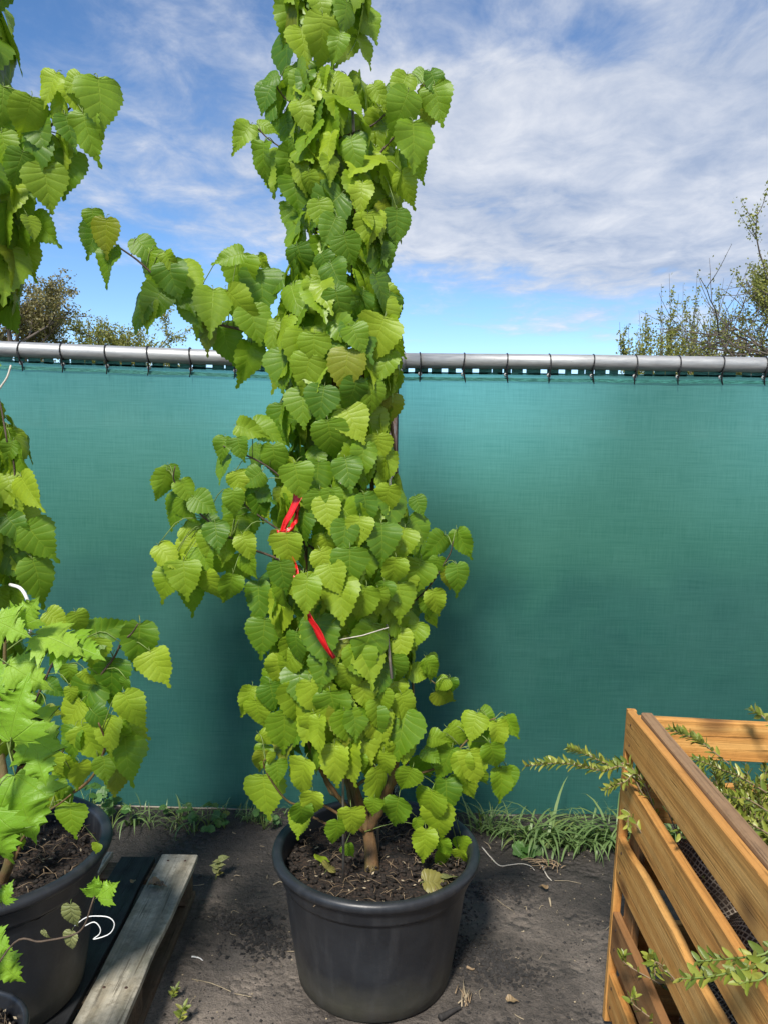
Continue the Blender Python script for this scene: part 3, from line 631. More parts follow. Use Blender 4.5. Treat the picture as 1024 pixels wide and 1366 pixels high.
# ------------------------------------------------------------------ leaf meshes
def leaf_mesh(name, mat, seed, aspect=.86, droop=.25, fold=.12, tip=.10, teeth=14, notch=.08, curl=0.0, stalk=True):
    rs = random.Random(seed); n = teeth * 2
    ctrl = [(0, 0), (.13, -notch), (.29, -notch * .9), (.42, .03), (.485, .19), (.475, .37), (.40, .55), (.285, .72), (.165, .855), (.065, .945), (0, 1 + tip)]
    ctrl = [(x * aspect / .86 * (1 + rs.uniform(-.05, .05)), y, 0) for x, y in ctrl]; ctrl[0] = (0, 0, 0); ctrl[-1] = (0, 1 + tip, 0)
    E = spline(ctrl, n + 1); fr = (0.0, .45, .8, 1.0); vs, us, fs = [], [], []
    ph = rs.uniform(0, 6.28); asym = rs.uniform(-.12, .12); wav = rs.uniform(.02, .09)
    idx = {}
    def zf(x, y, s, f, sd):
        z = -droop * (max(y, 0) ** 2) * .55 + fold * abs(x) - (.35 + curl) * x * x
        z += wav * math.sin(s * 13 + ph + sd * 1.3) * f * f * math.sin(math.pi * min(1, s * 1.05))
        return z + asym * x
    for i in range(n + 1):
        s = i / n; my = (1 + tip) * (s ** 2.3)
        for sd in (-1, 1):
            for k, f in enumerate(fr):
                if k == 0 and sd == 1: idx[i, sd, k] = idx[i, -1, 0]; continue
                e = E[i]; x, y = e.x * f, my * (1 - f) + e.y * f
                if k == 3 and 0 < i < n and i % 2 == 1:
                    tn = (E[i + 1] - E[i - 1]).normalized(); x += abs(tn.y) * .040 + .004; y += .022 if tn.y > 0 else -.012 * abs(tn.x)
                y += .03 * math.sin(math.pi * f) * (1 - s)
                x *= sd; idx[i, sd, k] = len(vs); vs.append((x, y, zf(x, y, s, f, sd))); us.append((f, s))
    for i in range(n):
        for k in range(3):
            a, b, c, d = (idx[i, 1, k], idx[i, 1, k + 1], idx[i + 1, 1, k + 1], idx[i + 1, 1, k]); fs.append((a, b, c, d))
            a, b, c, d = (idx[i, -1, k], idx[i, -1, k + 1], idx[i + 1, -1, k + 1], idx[i + 1, -1, k]); fs.append((a, d, c, b))
    m = MB().add(vs, fs, 0, us)
    if stalk: m.tube([(0, .05, -.004), (0, -.06, .0), (0.01, -.12, -.05), (0.015, -.15, -.16)], [.007, .010, .010, .010], 4, 1)
    return m
def lobed_mesh(seed, droop=.3):
    rs = random.Random(seed)
    half = [(0, 0), (.10, -.06), (.24, -.02), (.33, -.06), (.31, .04), (.46, .08), (.40, .14), (.58, .24), (.50, .27), (.64, .42), (.48, .40), (.44, .46), (.30, .40), (.26, .46), (.36, .56), (.30, .58), (.36, .70), (.25, .70), (.24, .80), (.15, .80), (.11, .92), (.05, .95), (0, 1.10)]
    half = [(x * rs.uniform(.92, 1.08), y + rs.uniform(-.015, .015)) for x, y in half]; half[0] = (0, 0); half[-1] = (0, 1.1)
    vs, us, fs, idx = [], [], [], {}; n = len(half) - 1; fr = (0, .5, 1)
    ph = rs.uniform(0, 6)
    for i, (ex, ey) in enumerate(half):
        s = i / n; my = .08 + .98 * (s ** 1.1)
        for sd in (-1, 1):
            for k, f in enumerate(fr):
                if k == 0 and sd == 1: idx[i, 1, 0] = idx[i, -1, 0]; continue
                x, y = sd * ex * f, my * (1 - f) + ey * f
                z = -droop * max(y, 0) ** 2 * .6 - .5 * x * x + .03 * math.sin(s * 14 + ph + sd) * f + .10 * abs(x)
                idx[i, sd, k] = len(vs); vs.append((x, y, z)); us.append((f, s))
    for i in range(n):
        for k in range(2):
            fs.append((idx[i, 1, k], idx[i, 1, k + 1], idx[i + 1, 1, k + 1], idx[i + 1, 1, k])); fs.append((idx[i, -1, k], idx[i + 1, -1, k], idx[i + 1, -1, k + 1], idx[i, -1, k + 1]))
    return MB().add(vs, fs, 0, us).tube([(0, .06, 0), (0, -.2, -.01), (0.02, -.5, -.12)], [.010, .012, .014], 5, 1)
LEAFMB = []
for i in range(12):
    rs = random.Random(100 + i)
    LEAFMB.append(leaf_mesh('leaf', M_LEAF, i, aspect=rs.uniform(.64, .88), droop=rs.uniform(.05, 1.0), fold=rs.uniform(.0, .45), tip=rs.uniform(.05, .20), notch=rs.uniform(.0, .10), curl=rs.uniform(-.3, .8)))
LEAVES = [m.mesh('leaf', [M_LEAF, M_STALK]) for m in LEAFMB]
NARROW = [leaf_mesh('leaf', M_LEAF, 40 + i, aspect=.5 + .1 * i, droop=.8, fold=.9, tip=.2).mesh('leaf', [M_LEAF, M_STALK]) for i in range(3)]
LOBED = [lobed_mesh(60 + i, .15 + .2 * i).mesh('leaf', [M_LOBED, M_STALK]) for i in range(4)]
WILT = [leaf_mesh('leaf', M_WILT, 80 + i, aspect=.7, droop=1.0, fold=.6, tip=.1, curl=.8).mesh('leaf', [M_WILT, M_STALK]) for i in range(2)]

def frame(pos, tipd, nrm, size):
    y = Vector(tipd).normalized(); z = Vector(nrm); z = (z - y * z.dot(y))
    z = z.normalized() if z.length > 1e-4 else y.orthogonal().normalized(); x = y.cross(z)
    m = Matrix((x, y, z)).transposed().to_4x4() @ Matrix.Scale(size, 4); m.translation = pos; return m
UP = Vector((0, 0, 1)); TOCAM = Vector((0, -1, 0.05))
def px_leaf(px, py, ln, Y, tilt=None, face=None, rs=random, size_k=1.0):
    """a hanging leaf whose blade centre shows at (px,py), ln photo pixels long"""
    L_ = ln * mpp(Y) * size_k * 1.04; c = at(px, py, Y)
    t = rs.gauss(0, .22) if tilt is None else tilt
    tip = Vector((math.sin(t), rs.uniform(-.35, .1), -math.cos(t)))
    fc = TOCAM + Vector((rs.gauss(0, .5), 0, rs.uniform(-.05, .55))) if face is None else Vector(face)
    return frame(c - tip.normalized() * L_ * .48, tip, fc, L_)

def place_leaves(plant, tfs, limit=300, meshes=None, mbs=None, mats=None):
    """tfs: list of (matrix, mesh index or mesh, priority); the best `limit` become parts, the rest one part of stuff"""
    tfs = sorted(tfs, key=lambda t: t[2]); inv = Matrix.Translation(-plant.location)
    rest = MB()
    for i, (m, k, pr) in enumerate(tfs):
        if i < limit:
            o = link('leaf', LEAVES[k] if isinstance(k, int) else k, plant, mat=inv @ m)
        else:
            src = LEAFMB[k if isinstance(k, int) else 0]; mm = inv @ m; o_ = len(rest.v)
            rest.v.extend([tuple(mm @ Vector(v)) for v in src.v]); rest.f.extend([tuple(o_ + q for q in f) for f in src.f]); rest.m.extend(src.m); rest.uv.extend(src.uv)
    if rest.v: tag(rest.build('inner_leaves', [M_LEAF, M_STALK], plant), kind='stuff')

def stalks(plant, links, name='leaf_stalks'):
    mb = MB()
    for a, b in links:
        a, b = a - plant.location, b - plant.location; d = (b - a).length
        mid_ = a.lerp(b, .55) + Vector((0, 0, .25 * d)); mb.tube(spline([a, mid_, b], 6), [.0016, .0014, .0013, .0012, .0012, .0012], 4)
    if mb.v: tag(mb.build(name, M_STALK, plant), kind='stuff')

def nearest(p, polys):
    best = None
    for pl in polys:
        for q in pl:
            d = (q - p).length + .3 * max(0, p.z - q.z)
            if best is None or d < best[0]: best = (d, q)
    return best[1]

# ------------------------------------------------------------------ main climber
Y1 = POT1.y
pl = thing('potted_climber', 'tall green leafy climber tied with red tape in the pot on bare soil', 'plant', (POT1.x, POT1.y, .34), 'potted leafy climbers')
SIL = [(-40, 400, 490), (0, 385, 490), (60, 385, 488), (92, 425, 462), (118, 425, 465), (140, 378, 500), (180, 385, 512), (230, 392, 528), (300, 390, 528), (350, 388, 520), (400, 375, 527), (450, 365, 535), (500, 368, 535), (560, 376, 520),
       (610, 372, 522), (650, 378, 535), (700, 362, 552), (760, 350, 560), (820, 352, 556), (870, 358, 552), (920, 358, 552), (970, 368, 552), (1020, 385, 556), (1060, 400, 565)]
def sil(py):
    for (a, l0, r0), (b, l1, r1) in zip(SIL, SIL[1:]):
        if a <= py <= b: t = (py - a) / (b - a); return lerp(l0, l1, t), lerp(r0, r1, t)
    return SIL[-1][1:]
leafs = []; rs = random.Random(5)
def col_leaf(py, phi, rad, size=None):
    l_, r_ = sil(py); c = at((l_ + r_) / 2, py, Y1); Rr = (r_ - l_) / 2 * mpp(Y1)
    o = Vector((math.cos(phi), math.sin(phi), 0)); L_ = (size or rs.uniform(.078, .128))
    p = c + o * max(.01, Rr * rad - .02) + Vector((0, 0, .045))
    tg = Vector((-o.y, o.x, 0))
    tip = Vector((0, 0, -1)) + o * rs.uniform(-.05, .5) + tg * rs.gauss(0, .36)
    nrm = o + UP * rs.uniform(-.1, .7) + tg * rs.gauss(0, .4)
    if py < 620: tip += o * rs.uniform(-.1, .5) + tg * rs.gauss(0, .45); nrm += rv(.38) + UP * rs.uniform(0, .6); L_ *= rs.uniform(.75, 1.05)
    return (frame(p, tip, nrm, L_), rs.randrange(12), p.y + (0.25 if rad < .6 else 0) + rs.uniform(0, .05))
for i in range(520):
    py = rs.uniform(-40, 1015)
    if 40 < py < 124: continue
    l_, r_ = sil(py)
    if rs.random() > (r_ - l_) / 200 + .12: continue
    leafs.append(col_leaf(py, rs.uniform(0, 6.283), rs.choice((.35, .6, .75, .88, .95, 1.0))))
for i in range(170):            # front face is shingled with leaves
    py = rs.uniform(-30, 1000)
    if 40 < py < 124: continue
    leafs.append(col_leaf(py, rs.uniform(math.pi * 1.0, math.pi * 2.0), rs.uniform(.82, 1.0)))
# individual leaves read off the photograph: crop origin, crop scale, (x, y, length)
def crop(ox, oy, s, lst): return [(ox + a[0] / s, oy + a[1] / s, a[2] / s, a[3] if len(a) > 3 else None) for a in lst]
FRONT = crop(300, 780, 2.331, [(125, 655, 128, .1), (230, 365, 135), (340, 385, 120), (305, 455, 135), (185, 455, 125), (455, 440, 115), (545, 460, 145), (340, 560, 125), (235, 600, 125), (425, 557, 58), (495, 560, 85), (462, 690, 60),
    (270, 685, 95), (345, 772, 85), (395, 740, 105), (530, 710, 110), (632, 690, 110, -.2), (660, 740, 130), (620, 810, 100), (690, 662, 115, .1), (565, 605, 85), (300, 260, 95), (380, 295, 95), (215, 200, 95), (435, 340, 85), (525, 265, 95),
    (360, 50, 135), (255, 40, 135), (165, 270, 105), (120, 530, 65), (75, 360, 90, -.2), (105, 400, 90, .2), (640, 258, 70, .5), (120, 160, 110), (105, 50, 110), (490, 360, 80), (285, 360, 70), (560, 520, 75), (150, 350, 90), (270, 170, 70), (590, 155, 80), (545, 185, 90), (560, 385, 100), (380, 440, 110), (240, 720, 95, .1)])
MIDL = crop(180, 420, 1.969, [(555, 135, 95), (515, 325, 95), (575, 285, 90, .5), (600, 380, 85), (370, 385, 75), (425, 440, 85), (310, 385, 90, -.3), (400, 605, 82), (610, 510, 80), (650, 595, 95), (440, 550, 80), (500, 655, 80), (565, 660, 95), (540, 745, 108),
    (450, 730, 100), (270, 670, 75), (330, 745, 85), (680, 680, 85), (735, 690, 95), (640, 755, 75), (600, 760, 95), (420, 870, 75), (330, 830, 95), (385, 140, 95), (450, 150, 90), (440, 240, 90), (490, 230, 85), (575, 210, 80), (390, 280, 90), (470, 90, 80), (585, 60, 70), (625, 210, 75), (560, 415, 80),
    (480, 430, 90), (505, 520, 80), (485, 500, 80), (520, 485, 60), (550, 580, 80), (590, 565, 70), (380, 490, 70), (380, 725, 80), (520, 690, 80), (655, 735, 70), (695, 750, 90), (660, 400, 80), (640, 350, 70), (735, 840, 80), (660, 490, 85), (745, 500, 50, .4), (700, 600, 80), (740, 570, 90, .5), (635, 60, 110), (655, 130, 80), (670, 250, 80)])
TOPL = crop(300, 0, 2.56, [(345, 900, 75), (390, 1050, 115), (465, 1040, 95), (260, 885, 95), (420, 850, 95), (360, 785, 95), (490, 780, 95), (245, 655, 105), (465, 670, 95), (335, 120, 125), (415, 50, 95), (385, 150, 85), (220, 60, 125, -.15), (205, 190, 130, -.2),
    (480, 160, 85, .7), (270, 150, 105), (300, 990, 75), (185, 960, 70, -.9), (330, 20, 90), (490, 80, 100), (250, 290, 90), (350, 500, 100), (270, 390, 95, .3), (210, 440, 100), (440, 520, 100, .2), (360, 570, 80), (530, 450, 120), (290, 630, 80), (430, 350, 95, 1.0), (330, 330, 70, 1.2), (590, 780, 110), (230, 740, 100), (330, 730, 90), (260, 590, 90), (515, 760, 90, .6), (530, 890, 110), (380, 940, 100, .4), (540, 1000, 120), (560, 1060, 120), (240, 530, 110)])
for px, py, ln, tl in FRONT: leafs.append((px_leaf(px, py, ln, Y1 - .20 + .10 * abs(px - 460) / 100, tl, face=Vector((rs.gauss(0, .25), -1, rs.uniform(.1, .6))), rs=rs), rs.randrange(12), 0.0))
for px, py, ln in ((384, 733, 44), (409, 793, 48), (377, 768, 40), (398, 640, 44)): leafs.append((px_leaf(px, py, ln, Y1 - (.30 if py == 793 else .225), None, face=Vector((rs.gauss(0, .2), -1, .3)), rs=rs), rs.randrange(12), 0.0))
for px, py, ln, tl in MIDL:
    l_, r_ = sil(py); u = (px - (l_ + r_) / 2) / max(20, (r_ - l_) / 2); dpt = math.sqrt(max(0, 1 - min(1, abs(u)) ** 2)) * (r_ - l_) / 2 * mpp(Y1)
    leafs.append((px_leaf(px, py, ln, Y1 - dpt - .015, tl, face=Vector((.6 * u + rs.gauss(0, .2), -1, rs.uniform(0, .6))), rs=rs), rs.randrange(12), 0.0))
for px, py, ln, tl in TOPL:
    l_, r_ = sil(py); u = (px - (l_ + r_) / 2) / max(20, (r_ - l_) / 2); dpt = math.sqrt(max(0, 1 - min(1, abs(u)) ** 2)) * (r_ - l_) / 2 * mpp(Y1)
    leafs.append((px_leaf(px, py, ln, Y1 - dpt - .015, tl, face=Vector((.7 * u + rs.gauss(0, .55), -1, rs.uniform(.0, 1.4))), rs=rs), rs.randrange(12), 0.0))
# side branches: (photo polyline, depth offset, radius at root, leaves)
def br(pts, dy0, dy1): return [at(x, y, Y1 + lerp(dy0, dy1, i / (len(pts) - 1))) for i, (x, y) in enumerate(pts)]
c1 = lambda l: [(x / 2.56, 60 + y / 2.56) for x, y in l]
BR = [
 (br([(430, 480)] + c1([(850, 980), (740, 950), (620, 880), (540, 800), (470, 735), (395, 680), (350, 620), (345, 575)]), 0, -.12), .0045,
  crop(0, 60, 2.56, [(320, 595, 65, .1), (318, 660, 100, -.2), (362, 650, 105, -.1), (367, 740, 110, -.35), (495, 690, 90, .8), (515, 760, 115, -.1), (590, 800, 115, .3), (548, 830, 80, .3), (475, 905, 120, -.5), (528, 880, 110, -.5), (505, 915, 90, -.2), (650, 790, 115, .7), (725, 900, 135), (660, 910, 100, .4), (820, 890, 130, .7), (710, 990, 95, -.2), (770, 1010, 115, .2), (850, 1080, 125, -.1), (895, 830, 130), (820, 780, 125, -.1), (785, 722, 90, -1.3), (900, 745, 60, .5), (870, 950, 115, .3), (975, 950, 95), (640, 870, 90, .6), (580, 740, 70, .5), (880, 1000, 100), (930, 990, 100), (690, 950, 80, -.5)])),
 (br([(450, 185), (470, 178), (500, 165), (520, 145), (533, 133)], -.05, -.1), .0035, crop(300, 0, 2.56, [(525, 320, 70, .5), (500, 350, 90, .2), (560, 320, 60)])),
 (br([(495, 225), (510, 200), (535, 172), (553, 150), (562, 128), (566, 113)], -.06, -.12), .0035, crop(300, 0, 2.56, [(565, 585, 125), (550, 690, 135, .1), (645, 490, 135, .1), (550, 440, 135), (605, 370, 120, -.3), (600, 300, 90, -.4), (655, 265, 60, -.9), (720, 285, 85, .5), (700, 365, 120, -.2), (725, 350, 110, .2), (615, 640, 100, .3), (585, 770, 100), (660, 570, 80, .2), (520, 470, 110)])),
 (br([(415, 225), (395, 210), (380, 200), (358, 185), (345, 172), (338, 168)], -.02, -.05), .0025, crop(300, 0, 2.56, [(125, 545, 110, -.2), (172, 575, 140, -.15), (60, 462, 90, -.6), (107, 478, 50), (140, 430, 60, 1.3), (215, 560, 110), (240, 620, 100)])),
 (br([(420, 160), (400, 145), (382, 132), (372, 120), (368, 110)], -.02, -.05), .0025, crop(300, 0, 2.56, [(140, 330, 85, -.5), (160, 365, 80, -.9), (155, 268, 60, -1.2), (205, 300, 40, .8), (245, 275, 90)])),
 (br([(430, 690), (405, 662), (370, 632), (345, 615), (315, 602), (298, 595)], -.05, -.14), .004, crop(180, 420, 1.969, [(230, 400, 65, -.3), (230, 350, 60, -.2), (275, 350, 55, .2), (300, 300, 70, 1.3), (345, 300, 80, 1.1), (310, 430, 60, -.9), (330, 500, 70, .4), (365, 380, 75), (275, 440, 60)])),
 (br([(430, 740), (400, 720), (370, 705), (335, 680), (320, 668)], -.05, -.12), .004, crop(180, 420, 1.969, [(260, 515, 80, -.3), (260, 565, 75), (330, 500, 70, .6), (295, 610, 70, .4), (320, 460, 80, 1.0)])),
 (br([(420, 770), (370, 745), (320, 725), (270, 688), (245, 660), (232, 640), (234, 622)], -.05, -.16), .004, crop(180, 420, 1.969, [(75, 445, 75, -.2), (95, 425, 60), (105, 510, 85, -.4), (135, 460, 60, .5), (180, 495, 65, 1.0), (135, 510, 70), (155, 575, 65, .9), (85, 632, 75, .8), (80, 700, 80, -.3), (130, 690, 90, .1), (200, 605, 75), (195, 712, 75, .2), (155, 730, 80), (205, 545, 60, 1.2), (265, 565, 70), (180, 640, 70, .5), (240, 620, 60), (140, 620, 70), (225, 660, 60, -.6), (250, 720, 80, -.2), (290, 560, 80), (260, 490, 60), (270, 670, 75, -.3), (300, 660, 60, .3), (110, 660, 70), (165, 680, 60), (215, 580, 70)])),
 (br([(520, 830), (545, 808), (570, 785), (590, 755), (600, 738), (604, 722)], -.03, -.10), .0035, crop(180, 420, 1.969, [(860, 600, 75, .4), (790, 605, 70, -.7), (790, 665, 60, -.2), (825, 690, 60, .1), (850, 690, 70, .2), (790, 755, 70, .3), (770, 765, 60), (780, 800, 40), (740, 760, 80)])),
 (br([(520, 895), (545, 890), (562, 898), (580, 912)], -.03, -.06), .0025, crop(300, 780, 2.331, [(640, 258, 80, .3), (605, 275, 60, 1.3), (675, 310, 50, -.8), (702, 318, 60, .1), (680, 355, 75, .9)])),
 (br([(485, 1090), (510, 1050), (550, 1035), (590, 1020), (620, 990), (645, 965), (660, 958)], .0, -.10), .005, crop(300, 780, 2.331, [(770, 440, 85, -.3), (815, 410, 60, 1.0), (685, 557, 110), (768, 567, 112, .2), (860, 620, 100, .1), (835, 535, 95, .3), (690, 662, 115, .1), (745, 630, 90, .3), (620, 565, 80, .3), (660, 480, 60, 1.3), (690, 500, 70, .6), (850, 470, 90, .2), (885, 440, 70, .4), (800, 500, 85, .7), (720, 470, 80, .9), (810, 450, 70), (640, 530, 60, .9), (740, 570, 90), (880, 600, 70), (790, 600, 60)])),
 (br([(485, 1110), (450, 1085), (420, 1070), (390, 1072), (368, 1050), (352, 1020), (360, 1008)], -.02, -.16), .005, crop(300, 780, 2.331, [(115, 550, 75, -.1), (145, 540, 40), (230, 740, 80), (130, 480, 60, .9), (165, 580, 70)])),
]
polys = []; links = []
for k, (pp, r0, lv) in enumerate(BR):
    sp_ = spline(pp, len(pp) * 4); polys.append(sp_); n = len(sp_)
    mb = MB().tube([p - pl.location for p in sp_], [lerp(r0, .0016, i / (n - 1)) for i in range(n)], 6)
    mb.build('side_branch', M_SHOOT if k < 9 else M_BARK, pl)
    for px, py, ln, tl in lv:
        p2 = nearest(at(px, py, Y1 - .08), [sp_]); Y = p2.y + rs.uniform(-.05, .05)
        narrow = ln < 0
        m = px_leaf(px, py, abs(ln), Y, tl, rs=rs); leafs.append((m, rs.randrange(12), .01)); links.append((p2, m.translation.copy()))
# pot-level leaves
for px, py, ln, tl in crop(420, 980, 4.655, [(920, 690, 130, .3), (800, 700, 130, .5), (780, 770, 120, -.4), (905, 760, 120, .3), (640, 560, 90), (210, 720, 90, .5)]):
    m = px_leaf(px, py, ln, Y1 - .02 + rs.uniform(-.05, .05), tl, rs=rs); leafs.append((m, rs.randrange(12), .01))
    links.append((nearest(m.translation, polys), m.translation.copy()))
place_leaves(pl, leafs, 300); stalks(pl, links)
# trunk and the stems inside the column
base = at(496, 1162, Y1 - .02); base.z = POT1.z + .335
def stem(pts, r0, r1, name, mat, n=40, parent=pl, jit=0.0):
    q = spline([p - parent.location for p in pts], n); q = [p + rv(jit) for p in q]
    return MB().tube(q, [lerp(r0, r1, i / (n - 1)) for i in range(n)], 9).build(name, mat, parent)
tr_pts = [base + Vector((0, 0, -.03)), base + Vector((0, 0, .015)), at(493, 1120, Y1), at(484, 1085, Y1), at(470, 1040, Y1), at(455, 960, Y1), at(450, 800, Y1), at(447, 560, Y1), at(445, 300, Y1), at(444, 100, Y1), at(446, -20, Y1)]
q = spline([p - pl.location for p in tr_pts], 80)
MB().tube(q, [(.030 if i < 4 else lerp(.026, .011, min(1, i / 34))) * (1 if i < 34 else lerp(1, .38, (i - 34) / 45)) for i in range(80)], 12).build('trunk', M_BARK, pl)
for k, (pts, r0) in enumerate((([(492, 1105), (508, 1075), (520, 1045), (530, 990), (515, 900), (500, 700), (480, 400), (470, 200)], .017), ([(486, 1092), (470, 1070), (462, 1040), (430, 970), (410, 850), (410, 650), (420, 400), (425, 190)], .012),
        ([(488, 1100), (478, 1060), (466, 1010), (462, 950), (470, 800), (480, 600), (470, 350)], .009), ([(488, 1110), (460, 1075), (436, 1040), (415, 1000), (395, 930), (390, 800)], .008), ([(494, 1100), (500, 1050), (500, 1000), (520, 900), (535, 800), (530, 650), (515, 500), (505, 350), (500, 240)], .009),
        ([(510, 1072), (528, 1040), (548, 1000), (552, 940), (545, 860)], .007), ([(480, 1085), (476, 1050), (500, 1030), (470, 990), (440, 900), (440, 720)], .006), ([(484, 1100), (452, 1065), (440, 1055), (425, 1020), (405, 960)], .007), ([(490, 1112), (470, 1098), (440, 1100), (418, 1090)], .006))):
    dy = (-.03, .04, .0, -.05, .05, .06, -.06, .05, -.07)[k]
    stem([at(x, y, Y1 + dy * min(1, i / 2)) for i, (x, y) in enumerate(pts)], r0, .003, 'stem', M_BARK, 40, jit=.0008)
for k, (a, b_, dy) in enumerate((((459, 1150), (455, 560), -.10), ((522, 905), (512, 800), -.16), ((505, 1150), (470, 120), .05))):
    p0, p1 = at(*a, Y1 + dy), at(*b_, Y1 + dy * .8)
    if k != 1: p0.z = POT1.z + .32
    MB().tube([p0 - pl.location, p1 - pl.location], .0042, 7).build('support_cane', M_CANE, pl)
s0, s1 = at(449, 854, Y1 - .215), at(518, 837, Y1 - .20)
tag(MB().tube([s0, s0.lerp(s1, .5) + Vector((0, -.01, -.002)), s1], .0014, 6).build('twine', M_STRING), 'pale straight twine tied across the red taped climber', 'twine')
# red tape: twisted flat strip wound down the stems
def ribbon(pts, width, name, mat, label, cat, tw):
    q = spline(pts, 40); vs, us = [], []
    for i, p in enumerate(q):
        t = (q[min(i + 1, 39)] - q[max(i - 1, 0)]).normalized(); a = tw[0] + tw[1] * i / 39 + .3 * math.sin(i * .5)
        side = Vector((1, 0, 0)) - t * t.x; side.normalize(); oth = t.cross(side); d = side * math.cos(a) + oth * math.sin(a); wd = width * (.75 + .35 * math.sin(i * .37 + 1)) * min(1, .25 + (39 - i) / 5)
        for k in range(5):
            f = k / 4 - .5; vs.append(p + d * wd * f + t.cross(d) * .006 * math.cos(f * 9 + i * .4))
    fs = [(i * 5 + k, i * 5 + k + 1, i * 5 + k + 6, i * 5 + k + 5) for i in range(39) for k in range(4)]
    o = MB().add(vs, fs).build(name, mat); md = o.modifiers.new('s', 'SOLIDIFY'); md.thickness = .0012
    return tag(o, label, cat)
D = -.205
ribbon([at(400, 655, Y1 + D + .01), at(391, 680, Y1 + D), at(379, 703, Y1 + D), at(381, 722, Y1 + D), at(390, 752, Y1 + D), at(398, 775, Y1 + D - .03), at(409, 815, Y1 + D - .065), at(424, 842, Y1 + D - .075), at(446, 878, Y1 + D - .085)], .030, 'red_tape', M_RED, 'strip of bright red marking tape hanging in the climber', 'tape', (.2, .9))
ribbon([at(398, 672, Y1 + D + .02), at(396, 690, Y1 + D + .01), at(388, 706, Y1 + D - .008), at(376, 710, Y1 + D - .008), at(372, 712, Y1 + D)], .016, 'red_tape', M_RED, 'short folded end of red tape above the long red strip', 'tape', (1.0, -.6))

# ------------------------------------------------------------------ left climber
Y2 = POT2.y
p2 = thing('potted_climber', 'tall green climber cut by the picture edge in the pot on the pallet', 'plant', (POT2.x, POT2.y, POT2.z + .34), 'potted leafy climbers')
p2['label'] = 'tall green climber without any tape in the pot on the pallet'
lf2 = []; lk2 = []; rs = random.Random(9)
SILR = [(-40, 20), (100, 10), (250, 30), (330, 40), (390, 15), (450, -14), (560, -10), (600, 35), (650, 40), (720, 45), (780, 40), (840, 20), (900, 40), (980, 50), (1030, 40)]
def silr(py):
    for (a, x0), (b, x1) in zip(SILR, SILR[1:]):
        if a <= py <= b: return lerp(x0, x1, (py - a) / (b - a))
    return 30
for i in range(360):
    py = rs.uniform(-30, 1010); xr = silr(py); cxp = -55; Rr = (xr - cxp) * mpp(Y2); phi = rs.uniform(0, 6.283); rad = rs.choice((.5, .75, .9, 1.0, 1.0))
    c = at(cxp, py, Y2); o = Vector((math.cos(phi), math.sin(phi), 0)); tg = Vector((-o.y, o.x, 0))
    p = c + o * max(.01, Rr * rad - .03) + Vector((0, 0, .05))
    lf2.append((frame(p, Vector((0, 0, -1)) + o * rs.uniform(0, .7) + tg * rs.gauss(0, .3), o + UP * rs.uniform(.1, 1.1) + tg * rs.gauss(0, .3), rs.uniform(.09, .13)), rs.randrange(12), -p.x + rs.uniform(0, .1)))
b2 = lambda pts, dy0, dy1: [at(x, y, Y2 + lerp(dy0, dy1, i / (len(pts) - 1))) for i, (x, y) in enumerate(pts)]
c6 = lambda l: [(x / 4.555, 760 + y / 4.555) for x, y in l]
